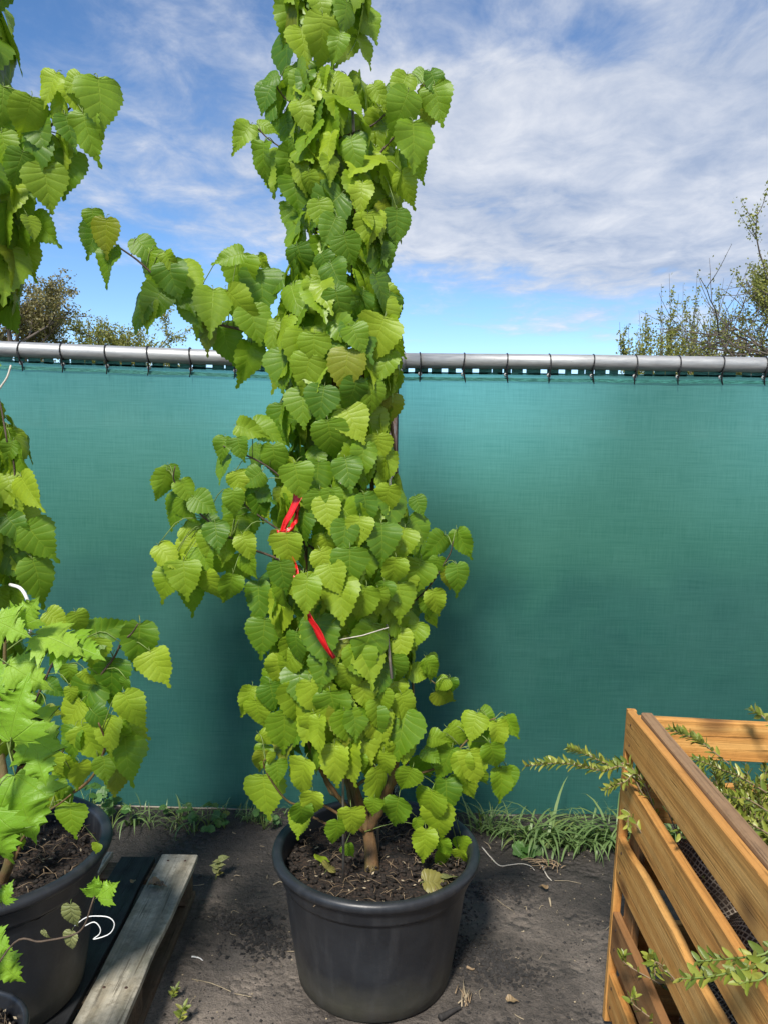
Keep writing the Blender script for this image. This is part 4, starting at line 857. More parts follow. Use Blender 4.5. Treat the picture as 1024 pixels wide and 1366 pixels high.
BR2 = [
 (b2([(-30, 330), (-5, 290)] + c1([(40, 480), (75, 420), (130, 330), (185, 265), (230, 225), (265, 190)]), 0, -.12), .0055, crop(0, 60, 2.56, [(170, 145, 100, -.5), (200, 215, 125), (255, 175, 95, .6), (345, 190, 145, .15), (300, 305, 135, .2), (100, 370, 135), (95, 240, 115, -.3), (160, 480, 130, .1), (240, 290, 95, .3), (185, 390, 130), (240, 430, 120, -.1), (15, 360, 115), (20, 530, 125), (50, 660, 135), (150, 630, 105, .7), (30, 250, 90), (90, 720, 95, .1), (25, 770, 100), (130, 290, 110), (65, 560, 110), (110, 620, 70, .4), (250, 130, 70, -.9), (325, 240, 110, .1), (200, 330, 100), (60, 420, 110, -.4), (10, 640, 120), (40, 820, 100), (10, 200, 110)])),
 (b2([(-20, 800), (0, 750), (12, 700), (20, 640), (15, 590)], 0, -.06), .004, crop(0, 560, 3.103, [(15, 80, 95), (85, 180, 105, .2), (120, 295, 150, .6), (50, 290, 150, .5), (30, 360, 135, .3), (30, 460, 120, .6), (115, 410, 125, .8), (160, 500, 165, .6), (120, 510, 135, .7), (60, 590, 145, .9), (165, 660, 180, .35), (60, 745, 115), (5, 740, 95), (40, 130, 90, -.3), (10, 540, 120), (70, 450, 130, .7), (20, 640, 120)])),
 (b2([(-20, 1090), (20, 1040)] + c6([(160, 940), (280, 660), (350, 500), (370, 420), (420, 300)]), .0, -.15), .004, crop(0, 760, 4.555, [(345, 300, 145, .9), (485, 320, 140, .3), (330, 720, 130, .9), (230, 800, 110), (430, 760, 100), (320, 860, 90, 1.2), (460, 690, 130, .2)])),
 (b2([(5, 1110), (50, 1075)] + c6([(420, 1000), (440, 830)]) + c6([(560, 700), (690, 540), (740, 440), (800, 390), (840, 330)]), .0, -.16), .005, crop(0, 760, 4.555, [(845, 460, 270, -.05), (955, 590, 210, .5), (650, 370, 220, 1.9), (570, 500, 190, -.2), (675, 655, 245, -.1), (520, 780, 250, -.5), (460, 760, 130, .1), (530, 660, 110, .6), (440, 880, 220, -.6), (700, 790, 110, .2), (750, 700, 90, -.5), (420, 640, 140)])),
 (b2([(0, 1115), (50, 1078)] + c6([(450, 1350), (560, 1260), (620, 1140), (640, 1040), (600, 930)]), -.05, -.2), .0055, crop(0, 760, 4.555, [(800, 855, 235, .45), (800, 965, 190, 1.0), (655, 995, 225, -.15), (540, 1055, 235, .4), (765, 1145, 265, .1), (710, 1250, 230, 0), (400, 1225, 170, .6), (490, 1255, 180), (430, 1050, 200, -.2), (740, 1000, 160, .4), (330, 1180, 160, .3), (600, 900, 150, .9), (640, 1210, 150, .2)])),
 (b2([(10, 1150), (40, 1105), (60, 1085), (80, 1072), (95, 1060)], -.08, -.2), .0035, crop(0, 1020, 3.95, [(375, 290, 170, .1), (255, 180, 150, -.3), (50, 360, 160, -.4), (340, 180, 110, .6), (510, 440, 60), (100, 410, 70), (320, 130, 100, .5)])),
]
pol2 = []
for k, (pp, r0, lv) in enumerate(BR2):
    s_ = spline(pp, len(pp) * 4); n = len(s_); MB().tube([p - p2.location for p in s_], [lerp(r0, .0018, i / (n - 1)) for i in range(n)], 6).build('side_branch', M_SHOOT if k < 4 else M_BARK, p2); pol2.append(s_)
    for px, py, ln, tl in lv:
        q_ = nearest(at(px, py, Y2 - .1), [s_]); m = px_leaf(px, py, ln, q_.y + rs.uniform(-.04, .04), tl, rs=rs)
        lf2.append((m, rs.randrange(12), -9.0)); lk2.append((q_, m.translation.copy()))
place_leaves(p2, lf2, 300); stalks(p2, lk2)
for k, (dx, dy, tx) in enumerate(((0, 0, -55), (.05, -.04, -30), (-.05, .03, -80), (.03, .05, -45))):
    st = POT2 + Vector((.02 + dx, -.03 + dy, .33))
    stem([st, st + Vector((dx, dy, .2)), at(tx, 800, Y2), at(tx + 10, 500, Y2), at(tx, 200, Y2), at(tx, -40, Y2)], .016 - .002 * k, .004, 'stem', M_BARK, 40, p2)
a0, a1 = at(-14, 480, Y2 - .1), at(10, 590, Y2 - .12)
MB().tube(spline([a0 - p2.location, at(1, 540, Y2 - .1) - p2.location, a1 - p2.location], 8), .0022, 5).build('side_branch', M_SHOOT, p2)
tag(MB().tube(spline([at(15, 487, Y2 - .1), at(10, 503, Y2 - .1), at(0, 518, Y2 - .1), at(-14, 540, Y2 - .08)], 10), .0022, 6).build('string', M_STRING), 'loose end of pale string above the untaped climber', 'string')
tag(MB().tube(spline([at(14, 780, Y2 - .06), at(28, 785, Y2 - .09), at(37, 800, Y2 - .1), at(43, 822, Y2 - .08), at(40, 850, Y2 - .04)], 14), .0042, 8).build('plastic_hoop', M_WHITE), 'thick white plastic hoop showing in the untaped climber', 'hoop')
cu = [at_z(126, 1222, .40), at_z(141, 1221, .42), at_z(152, 1232, .41), at_z(146, 1246, .385), at_z(125, 1254, .37), at_z(133, 1244, .37), at_z(130, 1230, .39), at_z(120, 1222, .40)]
tag(MB().tube(spline([at(x, y, 1.66) for x, y in ((100, 1235), (115, 1224), (130, 1222), (146, 1224), (153, 1233), (146, 1246), (125, 1253), (133, 1246), (134, 1238), (126, 1230), (112, 1236))], 40), .0012, 6).build('wire_loop', M_WHITE), 'thin white plastic wire loop beside the pallet pot', 'wire')

# ------------------------------------------------------------------ lobed-leaf plant in the small pot
Y3 = POT3.y
p3 = thing('lobed_leaf_plant', 'bright green lobed leaf sapling growing from the small pot', 'plant', (POT3.x, POT3.y, POT3.z + .24))
rs = random.Random(12)
def lob(px, py, ln, Y, tilt, face, k): 
    L_ = ln * mpp(Y); c = at(px, py, Y); tip = Vector((math.sin(tilt), -.25, -math.cos(tilt))); return frame(c - tip.normalized() * L_ * .45, tip, Vector(face), L_), k
LB = crop(0, 760, 4.555, [(60, 350, 230, 1.2), (330, 405, 290, 1.55), (460, 455, 300, 1.45), (150, 640, 260, 1.1), (80, 900, 380, 2.9), (235, 985, 300, 1.0), (230, 1150, 280, .35), (30, 640, 220, 1.8), (160, 270, 200, 2.5)]) + crop(0, 1020, 3.95, [(120, 215, 360, .35), (20, 690, 110, 2.8), (-10, 940, 150, 1.2), (30, 1085, 190, .75), (-30, 380, 300, .2)])
top3 = at(8, 830, Y3 + .02); root3 = POT3 + Vector((.0, .0, .22)); l3 = []
st3 = spline([root3, at(-25, 1220, Y3), at(-10, 1060, Y3 + .02), at(4, 930, Y3 + .02), top3], 40)
MB().tube([p - p3.location for p in st3], [lerp(.008, .003, i / 39) for i in range(40)], 8).build('stem', M_BARK, p3)
for i, (px, py, ln, tl) in enumerate(LB):
    fc = Vector((rs.gauss(0, .25), -1, rs.uniform(.1, .6)))
    if i in (1, 2): fc = Vector((0.1, -.55, 1.0))
    m, k = lob(px, py, ln, Y3 + rs.uniform(-.06, .08), tl, fc, rs.randrange(4))
    link('leaf', LOBED[k], p3, mat=Matrix.Translation(-p3.location) @ m); l3.append((nearest(m.translation + Vector((0, 0, -.03)), [st3]), m.translation.copy()))
stalks(p3, l3, 'leaf_stalks')
# withered runner hanging over towards the pallet
run = spline([st3[2], at(15, 1262, Y3 - .02), at(55, 1256, Y3 - .03), at(95, 1248, Y3 - .03), at(112, 1236, Y3 - .03), at(122, 1208, Y3 - .03), at(128, 1190, Y3 - .02)], 40)
MB().tube([p - p3.location for p in run], [lerp(.0020, .0017, i / 39) for i in range(40)], 6).build('runner', M_SHOOT, p3)
for px, py, ln, tl, me in ((95, 1222, 34, .1, WILT[0]), (93, 1255, 28, -.2, WILT[1]), (140, 1190, 36, 2.3, LOBED[1]), (126, 1186, 30, 3.0, LOBED[0]), (60, 1247, 14, .4, WILT[1])):
    m, k = lob(px, py, ln, Y3 - .03, tl, (rs.gauss(0, .3), -1, .4), 0); link('leaf', me, p3, mat=Matrix.Translation(-p3.location) @ m)

# ------------------------------------------------------------------ shrubs lying in the crate
def box_leaf(mb, p, d, nrm, L_, rs):
    m = frame(p, d, nrm, L_); k = .30 + rs.uniform(-.05, .06)
    pts = [(0, 0, 0), (k * .6, .22, .03), (k * .62, .55, .05), (k * .35, .85, .02), (0, 1, -.04), (-k * .35, .85, .02), (-k * .62, .55, .05), (-k * .6, .22, .03), (0, .5, -.02)]
    mb.add([m @ Vector(q) for q in pts], [(0, 1, 8), (1, 2, 8), (2, 3, 8), (3, 4, 8), (4, 5, 8), (5, 6, 8), (6, 7, 8), (7, 0, 8)], 0, [(1, .5)] * 9)
BOXM = []
for i in range(4):
    b = MB(); box_leaf(b, Vector((0, 0, 0)), Vector((0, 1, 0)), Vector((0, 0, 1)), 1.0, random.Random(i)); BOXM.append(b.mesh('leaf', M_BOX))
def shoot(shrub, path, nleaf, rs, lsize=(.018, .028), r0=.0022, side=0, single=False, lv=None, wood=None):
    q = spline(path, 26); wood.tube([p - shrub.location for p in q], [lerp(r0, .0009, i / 25) for i in range(26)], 5)
    for k in range(nleaf):
        t = .10 + .90 * k / nleaf; i = min(24, int(t * 25)); p = q[i].lerp(q[i + 1], t * 25 - i); d = (q[i + 1] - q[i]).normalized()
        a = k * 2.4 + rs.uniform(-.4, .4); s_ = d.orthogonal().normalized(); s_.rotate(Quaternion(d, a)); nd = d * rs.uniform(.5, 1.0) + s_ * rs.uniform(.6, 1.0) + UP * .15
        L_ = rs.uniform(*lsize) * (1 if t < .9 else .75)
        if single: link('leaf', BOXM[rs.randrange(4)], shrub, mat=frame(p - shrub.location, nd, d * .8 - s_ * .3 + UP * .8, L_))
        else: box_leaf(lv, p - shrub.location, nd, d * .8 - s_ * .3 + UP * .7, L_, rs)
def root_ball(shrub, c, r, rs, sq=(1, 1, 1), top=Vector((1, 0, .4))):
    n, k = 20, 32; vs, us, fs = [], [], []; qd = top.normalized().to_track_quat('Z', 'Y')
    for i in range(n + 1):
        th = math.pi * i / n
        for j in range(k + 1):
            ph = 2 * math.pi * j / k; v = Vector((math.sin(th) * math.cos(ph), math.sin(th) * math.sin(ph), math.cos(th)))
            v2 = v * (1 + .10 * mnoise.noise(v * 1.7 + c * 9) + .035 * mnoise.noise(v * 5 + c * 9)) * r
            pw = qd @ v2; vs.append(c - shrub.location + Vector((pw.x * sq[0], pw.y * sq[1], pw.z * sq[2]))); us.append((j / k, i / n))
    for i in range(n):
        for j in range(k): a = i * (k + 1) + j; fs.append((a, a + k + 1, a + k + 2, a + 1))
    return MB().add(vs, fs, 0, us).build('root_ball', M_JUTE, shrub)
SHR = [  # ball centre, radius, squash, foliage aim, label
 ((.860, 1.75, .590), .155, (1, 1, .95), (.6, .15, .45), 'wrapped shrub at the back corner of the crate with a shoot poking through the slats'),
 ((.868, 1.43, .590), .165, (1, 1, .95), (.6, .3, .45), 'wrapped shrub leaning on the upper crate slats beside the back corner one'),
 ((.860, 1.10, .575), .160, (1, 1, 1), (.6, .10, .4), 'wrapped shrub with a leafy twig lying across the crate slats'),
 ((.872, 1.62, .260), .165, (1, 1, .95), (.6, .15, .3), 'wrapped shrub low in the crate with sprigs showing between the bottom slats'),
 ((1.00, 1.80, .36), .15, (1, 1, 1), (-.15, .05, 1.0), 'dense dark shrub standing in the middle of the crate'),
 ((1.06, 1.47, .36), .15, (1, 1, 1), (-.15, .25, 1.0), 'dense shrub standing beside the leafy twig end of the crate'),
 ((1.42, 1.80, .36), .15, (1, 1, 1), (-.5, -.05, 1.0), 'shrub against the far side slats of the crate'),
 ((.872, 1.28, .265), .165, (1, 1, .95), (.6, .0, .3), 'wrapped root ball jammed lowest between the crate floor and the upper root balls'),
]
EXTRA = {0: [([(.80, 1.80, .44), at(846, 1040, 1.88), at(800, 1028, 1.86), at(750, 1018, 1.85), at(699, 1022, 1.84)], 56), ([(.80, 1.80, .44), at(850, 1036, 1.90), at(815, 1022, 1.91), at(780, 1006, 1.92), at(757, 998, 1.93)], 44), ([(.78, 1.80, .44), at(860, 1048, 1.86), at(830, 1044, 1.84), at(806, 1054, 1.83)], 26),
             ([(.80, 1.72, .42), at(848, 1100, 1.83), at(836, 1104, 1.80)], 12), ([(.80, 1.80, .55), at(880, 1060, 1.8), at(870, 1042, 1.85)], 12)],
         3: [([(.78, 1.5, .34), at(880, 1290, 1.56), at(866, 1280, 1.55)], 14), ([(.78, 1.5, .34), at(884, 1290, 1.54), at(872, 1302, 1.53)], 10), ([(.78, 1.62, .24), at(850, 1345, 1.66), at(845, 1328, 1.66)], 12), ([(.8, 1.7, .3), at(840, 1290, 1.75), at(830, 1272, 1.75)], 10)],
         1: [([(.80, 1.5, .72), at(915, 1110, 1.6), at(908, 1118, 1.58)], 6)],
         4: [([(1.2, 1.8, .6), at(960, 1010, 1.84), at(925, 985, 1.86), at(890, 972, 1.88)], 38), ([(1.2, 1.7, .65), at(1010, 1050, 1.75), at(960, 1026, 1.74), at(925, 1012, 1.72)], 44), ([(1.2, 1.75, .7), at(1030, 970, 1.86), at(1015, 955, 1.88), at(1000, 945, 1.9)], 14),
             ([(1.2, 1.65, .6), at(1020, 1080, 1.62), at(980, 1064, 1.6), at(945, 1052, 1.58)], 40), ([(1.2, 1.6, .6), at(1020, 1110, 1.56), at(985, 1092, 1.54), at(955, 1085, 1.53)], 40)]}
INV = []
for k, (c, r, sq, aim, lab) in enumerate(SHR):
    c = Vector(c); aim = Vector(aim); rs = random.Random(300 + k)
    t = thing('wrapped_shrub', lab, 'shrub', c - Vector((0, 0, r * .9)), 'wrapped shrubs in the crate')
    root_ball(t, c, r, rs, sq, aim); lv, wd = MB(), MB(); crown = c + aim.normalized() * r * .9
    for i in range(12 if k < 4 or k == 7 else 95):
        d = (aim.normalized() + rv(.33)).normalized(); ln = rs.uniform(.18, .46); a = crown + rv(.02)
        e = a + d * ln; e.x = max(e.x, .75); e.z = min(e.z, .90 + rs.uniform(-.16, .03)); m_ = a.lerp(e, .5) + rv(.03); m_.x = max(m_.x, .74)
        shoot(t, [a, m_, e], int(ln * 170), rs, (.020, .030), wood=wd, lv=lv)
    for path, nl in EXTRA.get(k, []): shoot(t, [Vector(p) for p in path], int(nl * 1.7), rs, (.020, .031), wood=wd, lv=lv)
    if k == 2:
        for path, nl in (([(.80, 1.2, .5), at(1060, 1286, 1.13), at(1000, 1292, 1.10), at(950, 1302, 1.09), at(905, 1306, 1.08)], 46), ([(.80, 1.2, .5), at(1070, 1262, 1.13), at(1015, 1274, 1.12), at(960, 1280, 1.11), at(928, 1282, 1.11)], 40), ([(.8, 1.15, .46), at(1060, 1312, 1.09), at(1010, 1308, 1.08), at(985, 1312, 1.07)], 26)):
            shoot(t, [Vector(p) for p in path], nl, rs, (.020, .028), r0=.0030, single=True, wood=wd)
    tag(lv.build('small_leaves', M_BOX, t), kind='stuff'); tag(wd.build('twigs', M_STALK if k == 2 else M_TWIG, t), kind='stuff')

# ------------------------------------------------------------------ grass, weeds and litter
def blade(mb, p, d, ln, wd, bend, rs, n=6):
    h = Vector((d.x, d.y, 0)).normalized(); side = Vector((-h.y, h.x, 0)); vs = []; pos = Vector(p); ang = math.atan2(d.z, math.hypot(d.x, d.y)); st = ln / n
    for i in range(n + 1):
        w_ = wd * (1 - (i / n) ** 2.2) * .5 + .0003
        vs += [pos - side * w_, pos + side * w_]; pos = pos + (h * math.cos(ang) + UP * math.sin(ang)) * st; ang -= bend / n * (1 + i / n)
        pos.z = max(pos.z, .008)
    mb.add(vs, [(2 * i, 2 * i + 1, 2 * i + 3, 2 * i + 2) for i in range(n)], 0, [(1, .5)] * len(vs))
rs = random.Random(21); gm = MB()
def tuft(px, py, n, ln, wd, bend, spread=.02):
    b = at_z(px, py, .01)
    for i in range(n):
        a = rs.uniform(0, 6.283); d = Vector((math.cos(a), math.sin(a) * .8 - .15, rs.uniform(1.2, 4.0)))
        p = b + Vector((rs.gauss(0, spread), rs.gauss(0, spread * .5), 0)); p.y = min(p.y, 3.165); p.z = ground_h(p.x, p.y) - .003
        blade(gm, p, d.normalized(), ln * rs.uniform(.65, 1.35), wd * rs.uniform(.8, 1.5), bend * rs.uniform(.5, 1.3), rs)
for px, py, n, ln, wd, bend in ((700, 1122, 22, .22, .010, 1.9), (722, 1122, 22, .24, .011, 2.0), (740, 1126, 16, .20, .009, 2.4), (765, 1130, 24, .19, .008, 2.6), (790, 1128, 24, .20, .009, 2.5), (815, 1125, 26, .25, .010, 2.1), (832, 1122, 20, .25, .010, 2.0), (675, 1112, 22, .16, .006, 1.6),
        (655, 1110, 26, .15, .006, 1.2), (640, 1106, 18, .17, .007, .9), (780, 1118, 20, .14, .006, 2.0), (750, 1112, 20, .13, .006, 1.5), (860, 1120, 20, .2, .009, 2), (900, 1122, 20, .2, .009, 2), (345, 1100, 22, .08, .003, 1.2), (330, 1100, 20, .08, .003, 1.3), (365, 1104, 14, .07, .003, 1.5), (176, 1100, 12, .14, .007, 2.4), (255, 1108, 9, .16, .006, 2.6), (232, 1106, 8, .14, .004, 2.4), (285, 1100, 10, .06, .003, 1.4), (200, 1098, 10, .07, .003, 1.5)):
    tuft(px, py, n, ln, wd, bend)
for i in range(420):
    x = rs.uniform(-1.9, 1.9); 
    if -.35 < x < .2 and rs.random() < .7: continue
    p = Vector((x, 3.165 - abs(rs.gauss(0, .035)), 0)); p.z = ground_h(p.x, p.y) - .003
    blade(gm, p, Vector((rs.gauss(0, 1), rs.gauss(0, 1), rs.uniform(1, 4))).normalized(), rs.uniform(.03, .10), rs.uniform(.002, .005), rs.uniform(.5, 2.2), rs)
tag(gm.build('grass', M_GRASS), 'tufts of green grass growing along the foot of the fence', 'grass', kind='stuff')
# broad-leaved weeds
def weed(px, py, h, n, lab, ls):
    b = at_z(px, py, .01); b.y = min(b.y, 3.14); b.z = ground_h(b.x, b.y) - .004
    t = thing('weed', lab, 'weed', b, 'leafy weeds by the fence'); sm = MB()
    for i in range(n):
        a = rs.uniform(0, 6.283); tip = Vector((math.cos(a) * h * rs.uniform(.2, .8), math.sin(a) * h * .5 - .01, h * rs.uniform(.3, 1.0)))
        sm.tube(spline([(0, 0, 0), tip * .5 + Vector((0, 0, h * .15)), tip], 6), .0013, 4)
        for q in range(3):
            d = Vector((math.cos(a + (q - 1) * 1.0), math.sin(a + (q - 1) * 1.0), rs.uniform(-.3, .3)))
            link('leaf', LOBED_W[rs.randrange(3)], t, mat=frame(tip, d, UP + Vector((0, -.7, 0)) + rv(.2), ls * rs.uniform(.6, 1.1)))
    sm.build('stems', M_STALK, t)
M_WEED = leaf_mat('weed leaf', (0.05, 0.13, 0.03), (0.08, 0.18, 0.035), (0.14, 0.26, 0.06), (0.2, 0.36, 0.05), veins=4, bumps=.3, tr_fac=.3, bronze=0.05)
def weed_leaf(seed):
    rs_ = random.Random(seed); half = [(0, 0), (.22, .05), (.42, .22), (.34, .34), (.50, .52), (.34, .60), (.40, .80), (.20, .84), (.12, .96), (0, 1.0)]
    vs, us, fs = [], [], []; n = len(half)
    for i, (x, y) in enumerate(half): vs += [(-x, y, .12 * x - .2 * y * y + rs_.uniform(-.03, .03)), (0, y * .96, -.2 * y * y), (x, y, .12 * x - .2 * y * y + rs_.uniform(-.03, .03))]; us += [(1, i / n), (0, i / n), (1, i / n)]
    for i in range(n - 1): fs += [(3 * i, 3 * i + 1, 3 * i + 4, 3 * i + 3), (3 * i + 1, 3 * i + 2, 3 * i + 5, 3 * i + 4)]
    return MB().add(vs, fs, 0, us).mesh('leaf', M_WEED)
LOBED_W = [weed_leaf(i) for i in range(3)]
weed(118, 1098, .17, 12, 'tall leafy weed growing beside the pallet pot rim', .045)
weed(150, 1104, .12, 7, 'drooping weed at the fence next to the pallet pot', .040)
weed(278, 1106, .10, 10, 'round clump of leafy weed midway between the two big pots', .034)
weed(240, 1096, .08, 6, 'small leafy weed by the flopping grass blades', .030)
weed(352, 1108, .08, 7, 'low weed at the fence close to the soil standing pot', .026)
weed(300, 1106, .05, 5, 'tiny weed seedling beside the round weed clump', .026)
weed(700, 1130, .04, 4, 'flat yellowing weed in front of the long grass', .055)
def seedling(px, py, h, n, lab, ls, me):
    b = at_z(px, py, .0); b.z = ground_h(b.x, b.y) - .003; t = thing('seedling', lab, 'seedling', b)
    MB().tube(spline([(0, 0, 0), (.006, 0, h * .5), (.016, 0, h)], 6), .0014, 5).build('stem', M_STALK, t)
    for i in range(n):
        a = i * 2.4; z = h * (.3 + .7 * i / n); link('leaf', me[i % len(me)], t, mat=frame(Vector((.016 * z / h, 0, z)), Vector((math.cos(a), math.sin(a) * .6, .5)), UP + Vector((0, -.6, 0)), ls * rs.uniform(.7, 1.1)))
seedling(288, 1172, .09, 9, 'thin curled seedling on the soil beside the pallet end', .028, WILT)
seedling(238, 1364, .06, 12, 'glossy yellow green sprig lying at the pallet foot', .026, BOXM)
seedling(228, 1330, .04, 12, 'fine green sprig growing beside the pallet block', .022, BOXM)
# loose bits on the soil
cl, st_, chp = MB(), MB(), MB()
def free(x, y): return math.hypot(x - POT1.x, y - POT1.y) > .245 and not (x < -.63 and y < 2.62) and not (x > .645 and y < 2.06)
for i in range(5600):
    if rs.random() < .45: cx_, cy_ = rs.choice(((.33, 2.28), (.40, 2.22), (.27, 2.33), (-.36, 2.35), (.45, 2.65), (-.45, 2.45), (.2, 2.52))); x, y = rs.gauss(cx_, .06), rs.gauss(cy_, .035); r = rs.uniform(.002, .010)
    else: x, y = rs.uniform(-.9, .95), rs.uniform(1.7, 3.15); r = abs(rs.gauss(0, .0028)) + .001
    if free(x, y): lump(cl, (x, y, ground_h(x, y) + r * .2), r, rs, .6)
tag(cl.build('soil_clods', M_CLOD, smooth=False), 'loose dark crumbs and clods of soil scattered on the ground', 'soil', kind='stuff')
for i in range(150):
    x, y = rs.uniform(-.75, .9), rs.uniform(1.8, 3.1)
    if not free(x, y) or i % 5 > 1: continue
    a = rs.uniform(0, 6.28); l_ = rs.uniform(.008, .03) if i % 15 else rs.uniform(.03, .07); p = Vector((x, y, ground_h(x, y) + .004)); d = Vector((math.cos(a), math.sin(a), 0)) * l_
    st_.tube(spline([p - d, p + Vector((rs.gauss(0, .006), rs.gauss(0, .006), .003)), p + d], 5), rs.uniform(.0007, .0016), 4)
tag(st_.build('straw_bits', M_CHIP), 'thin pale straws and stalks strewn over the dark soil', 'straw', kind='stuff')
for i in range(420):
    x, y = rs.uniform(-.75, .9), rs.uniform(1.75, 3.15)
    if not free(x, y): continue
    lump(chp, (x, y, ground_h(x, y) + .002), rs.uniform(.0012, .0042), rs, .5)
tag(chp.build('pale_specks', M_CHIP, smooth=False), 'tiny pale chips and husks scattered on the dark soil', 'chips', kind='stuff')
def ground_tube(name, pts, r, mat, lab, cat, z=.006):
    q = spline([at_z(x, y, z) for x, y in pts], 24); q = [Vector((p.x, p.y, ground_h(p.x, p.y) + r + z * .3)) for p in q]
    return tag(MB().tube(q, [r * (1 - .5 * i / 23) for i in range(24)], 6).build(name, mat), lab, cat)
ground_tube('root_strand', [(642, 1128), (655, 1142), (668, 1152), (690, 1150), (705, 1153), (712, 1160)], .0028, M_STRING, 'long pale bent root lying in front of the grass', 'root')
ground_tube('root_strand', [(722, 1152), (728, 1165), (735, 1172)], .003, M_STRING, 'short pale forked root by the heap of dry twigs', 'root')
ground_tube('dry_stalk', [(662, 1198), (672, 1205), (684, 1213)], .0014, M_CHIP, 'thin straight straw on the dark soil by the soil standing pot', 'stalk')
ground_tube('white_sliver', [(256, 1277), (264, 1275), (271, 1279)], .003, M_WHITE, 'small curved white sliver on the soil by the pallet', 'litter')
ground_tube('bark_strip', [(586, 1358), (600, 1350), (613, 1344)], .010, M_CLOD, 'thick dark strip of bark lying at the foot of the big pot', 'bark')
ground_tube('pale_husk', [(365, 1177), (374, 1174), (384, 1181)], .003, M_CHIP, 'curled pale husk on the soil left of the big pot', 'litter')
ground_tube('pale_husk', [(732, 1196), (733, 1201), (734, 1206)], .0045, M_CHIP, 'upright pale husk on the soil under the long grass', 'litter')
ground_tube('wood_chip', [(622, 1290), (628, 1292), (632, 1291)], .005, M_TWIG, 'flat reddish wood chip on the soil between pot and crate', 'litter')
tw = thing('twig_heap', 'small heap of dry brown twigs on the soil near the grass', 'twigs', at_z(728, 1155, .01))
for i in range(26):
    a = rs.uniform(0, 6.28); c = Vector((rs.gauss(0, .03), rs.gauss(0, .018), rs.uniform(.0, .012))); d = Vector((math.cos(a), math.sin(a) * .6, rs.uniform(-.1, .2))) * rs.uniform(.015, .04)
    MB().tube([c - d, c + Vector((0, 0, .004)), c + d], rs.uniform(.001, .0025), 5).build('twig', M_TWIG, tw)
tw = thing('splintered_wood', 'bundle of pale splintered wood fibres at the foot of the big pot', 'wood chips', at_z(618, 1330, .006))
for i in range(14):
    a = 1.9 + rs.gauss(0, .8); c = Vector((rs.gauss(0, .016), rs.gauss(0, .018), rs.uniform(.0, .01))); d = Vector((-math.cos(a) * .6, math.sin(a), .2)) * rs.uniform(.012, .032)
    MB().tube([c - d, c + d], [.0022, .0010], 4).build('splinter', M_CHIP if i % 2 else M_TWIG, tw)
def flat_leaf(px, py, z, size, mesh, lab, ang, up=UP):
    p = at_z(px, py, z); o = link('fallen_leaf', mesh, None, mat=frame(p, Vector((math.cos(ang), math.sin(ang), .05)), up, size)); return tag(o, lab, 'leaf')
SZ = POT1.z + .362
flat_leaf(565, 1176, SZ + .006, .085, WILT[0], 'pale yellow green fallen leaf flat on the pot soil', .1, UP + Vector((0, -.5, 0)))
flat_leaf(592, 1172, SZ + .008, .06, WILT[1], 'folded pale fallen leaf against the inside of the pot rim', .9, UP + Vector((-.6, -.3, 0)))
flat_leaf(436, 1160, SZ + .008, .06, WILT[1], 'curled pale leaf tip standing on the pot soil', 1.2, UP + Vector((.4, -.6, 0)))
flat_leaf(428, 1150, SZ + .008, .05, LEAVES[3], 'green fallen leaf upright on the pot soil by the rim', 1.6, Vector((.2, -1, .3)))
DEADM = leaf_mesh('dead', M_DEAD, 200, aspect=.6, droop=.5, fold=.8, stalk=False).mesh('leaf', [M_DEAD, M_STALK])
flat_leaf(200, 1180, PZ + .012, .05, DEADM, 'brown dead leaf caught between two pallet boards', .2)
flat_leaf(215, 1182, PZ + .014, .04, DEADM, 'small crumpled brown leaf on the pale pallet board', 2.6)
flat_leaf(177, 1178, PZ + .012, .025, DEADM, 'tiny brown leaf on the wet dark pallet board', 1.6)
flat_leaf(676, 1336, .012, .035, DEADM, 'reddish dead leaf on the dry soil right of the big pot', .3)
flat_leaf(728, 1186, .012, .035, DEADM, 'orange brown dead leaf on dark soil beyond the pot', 2.2)

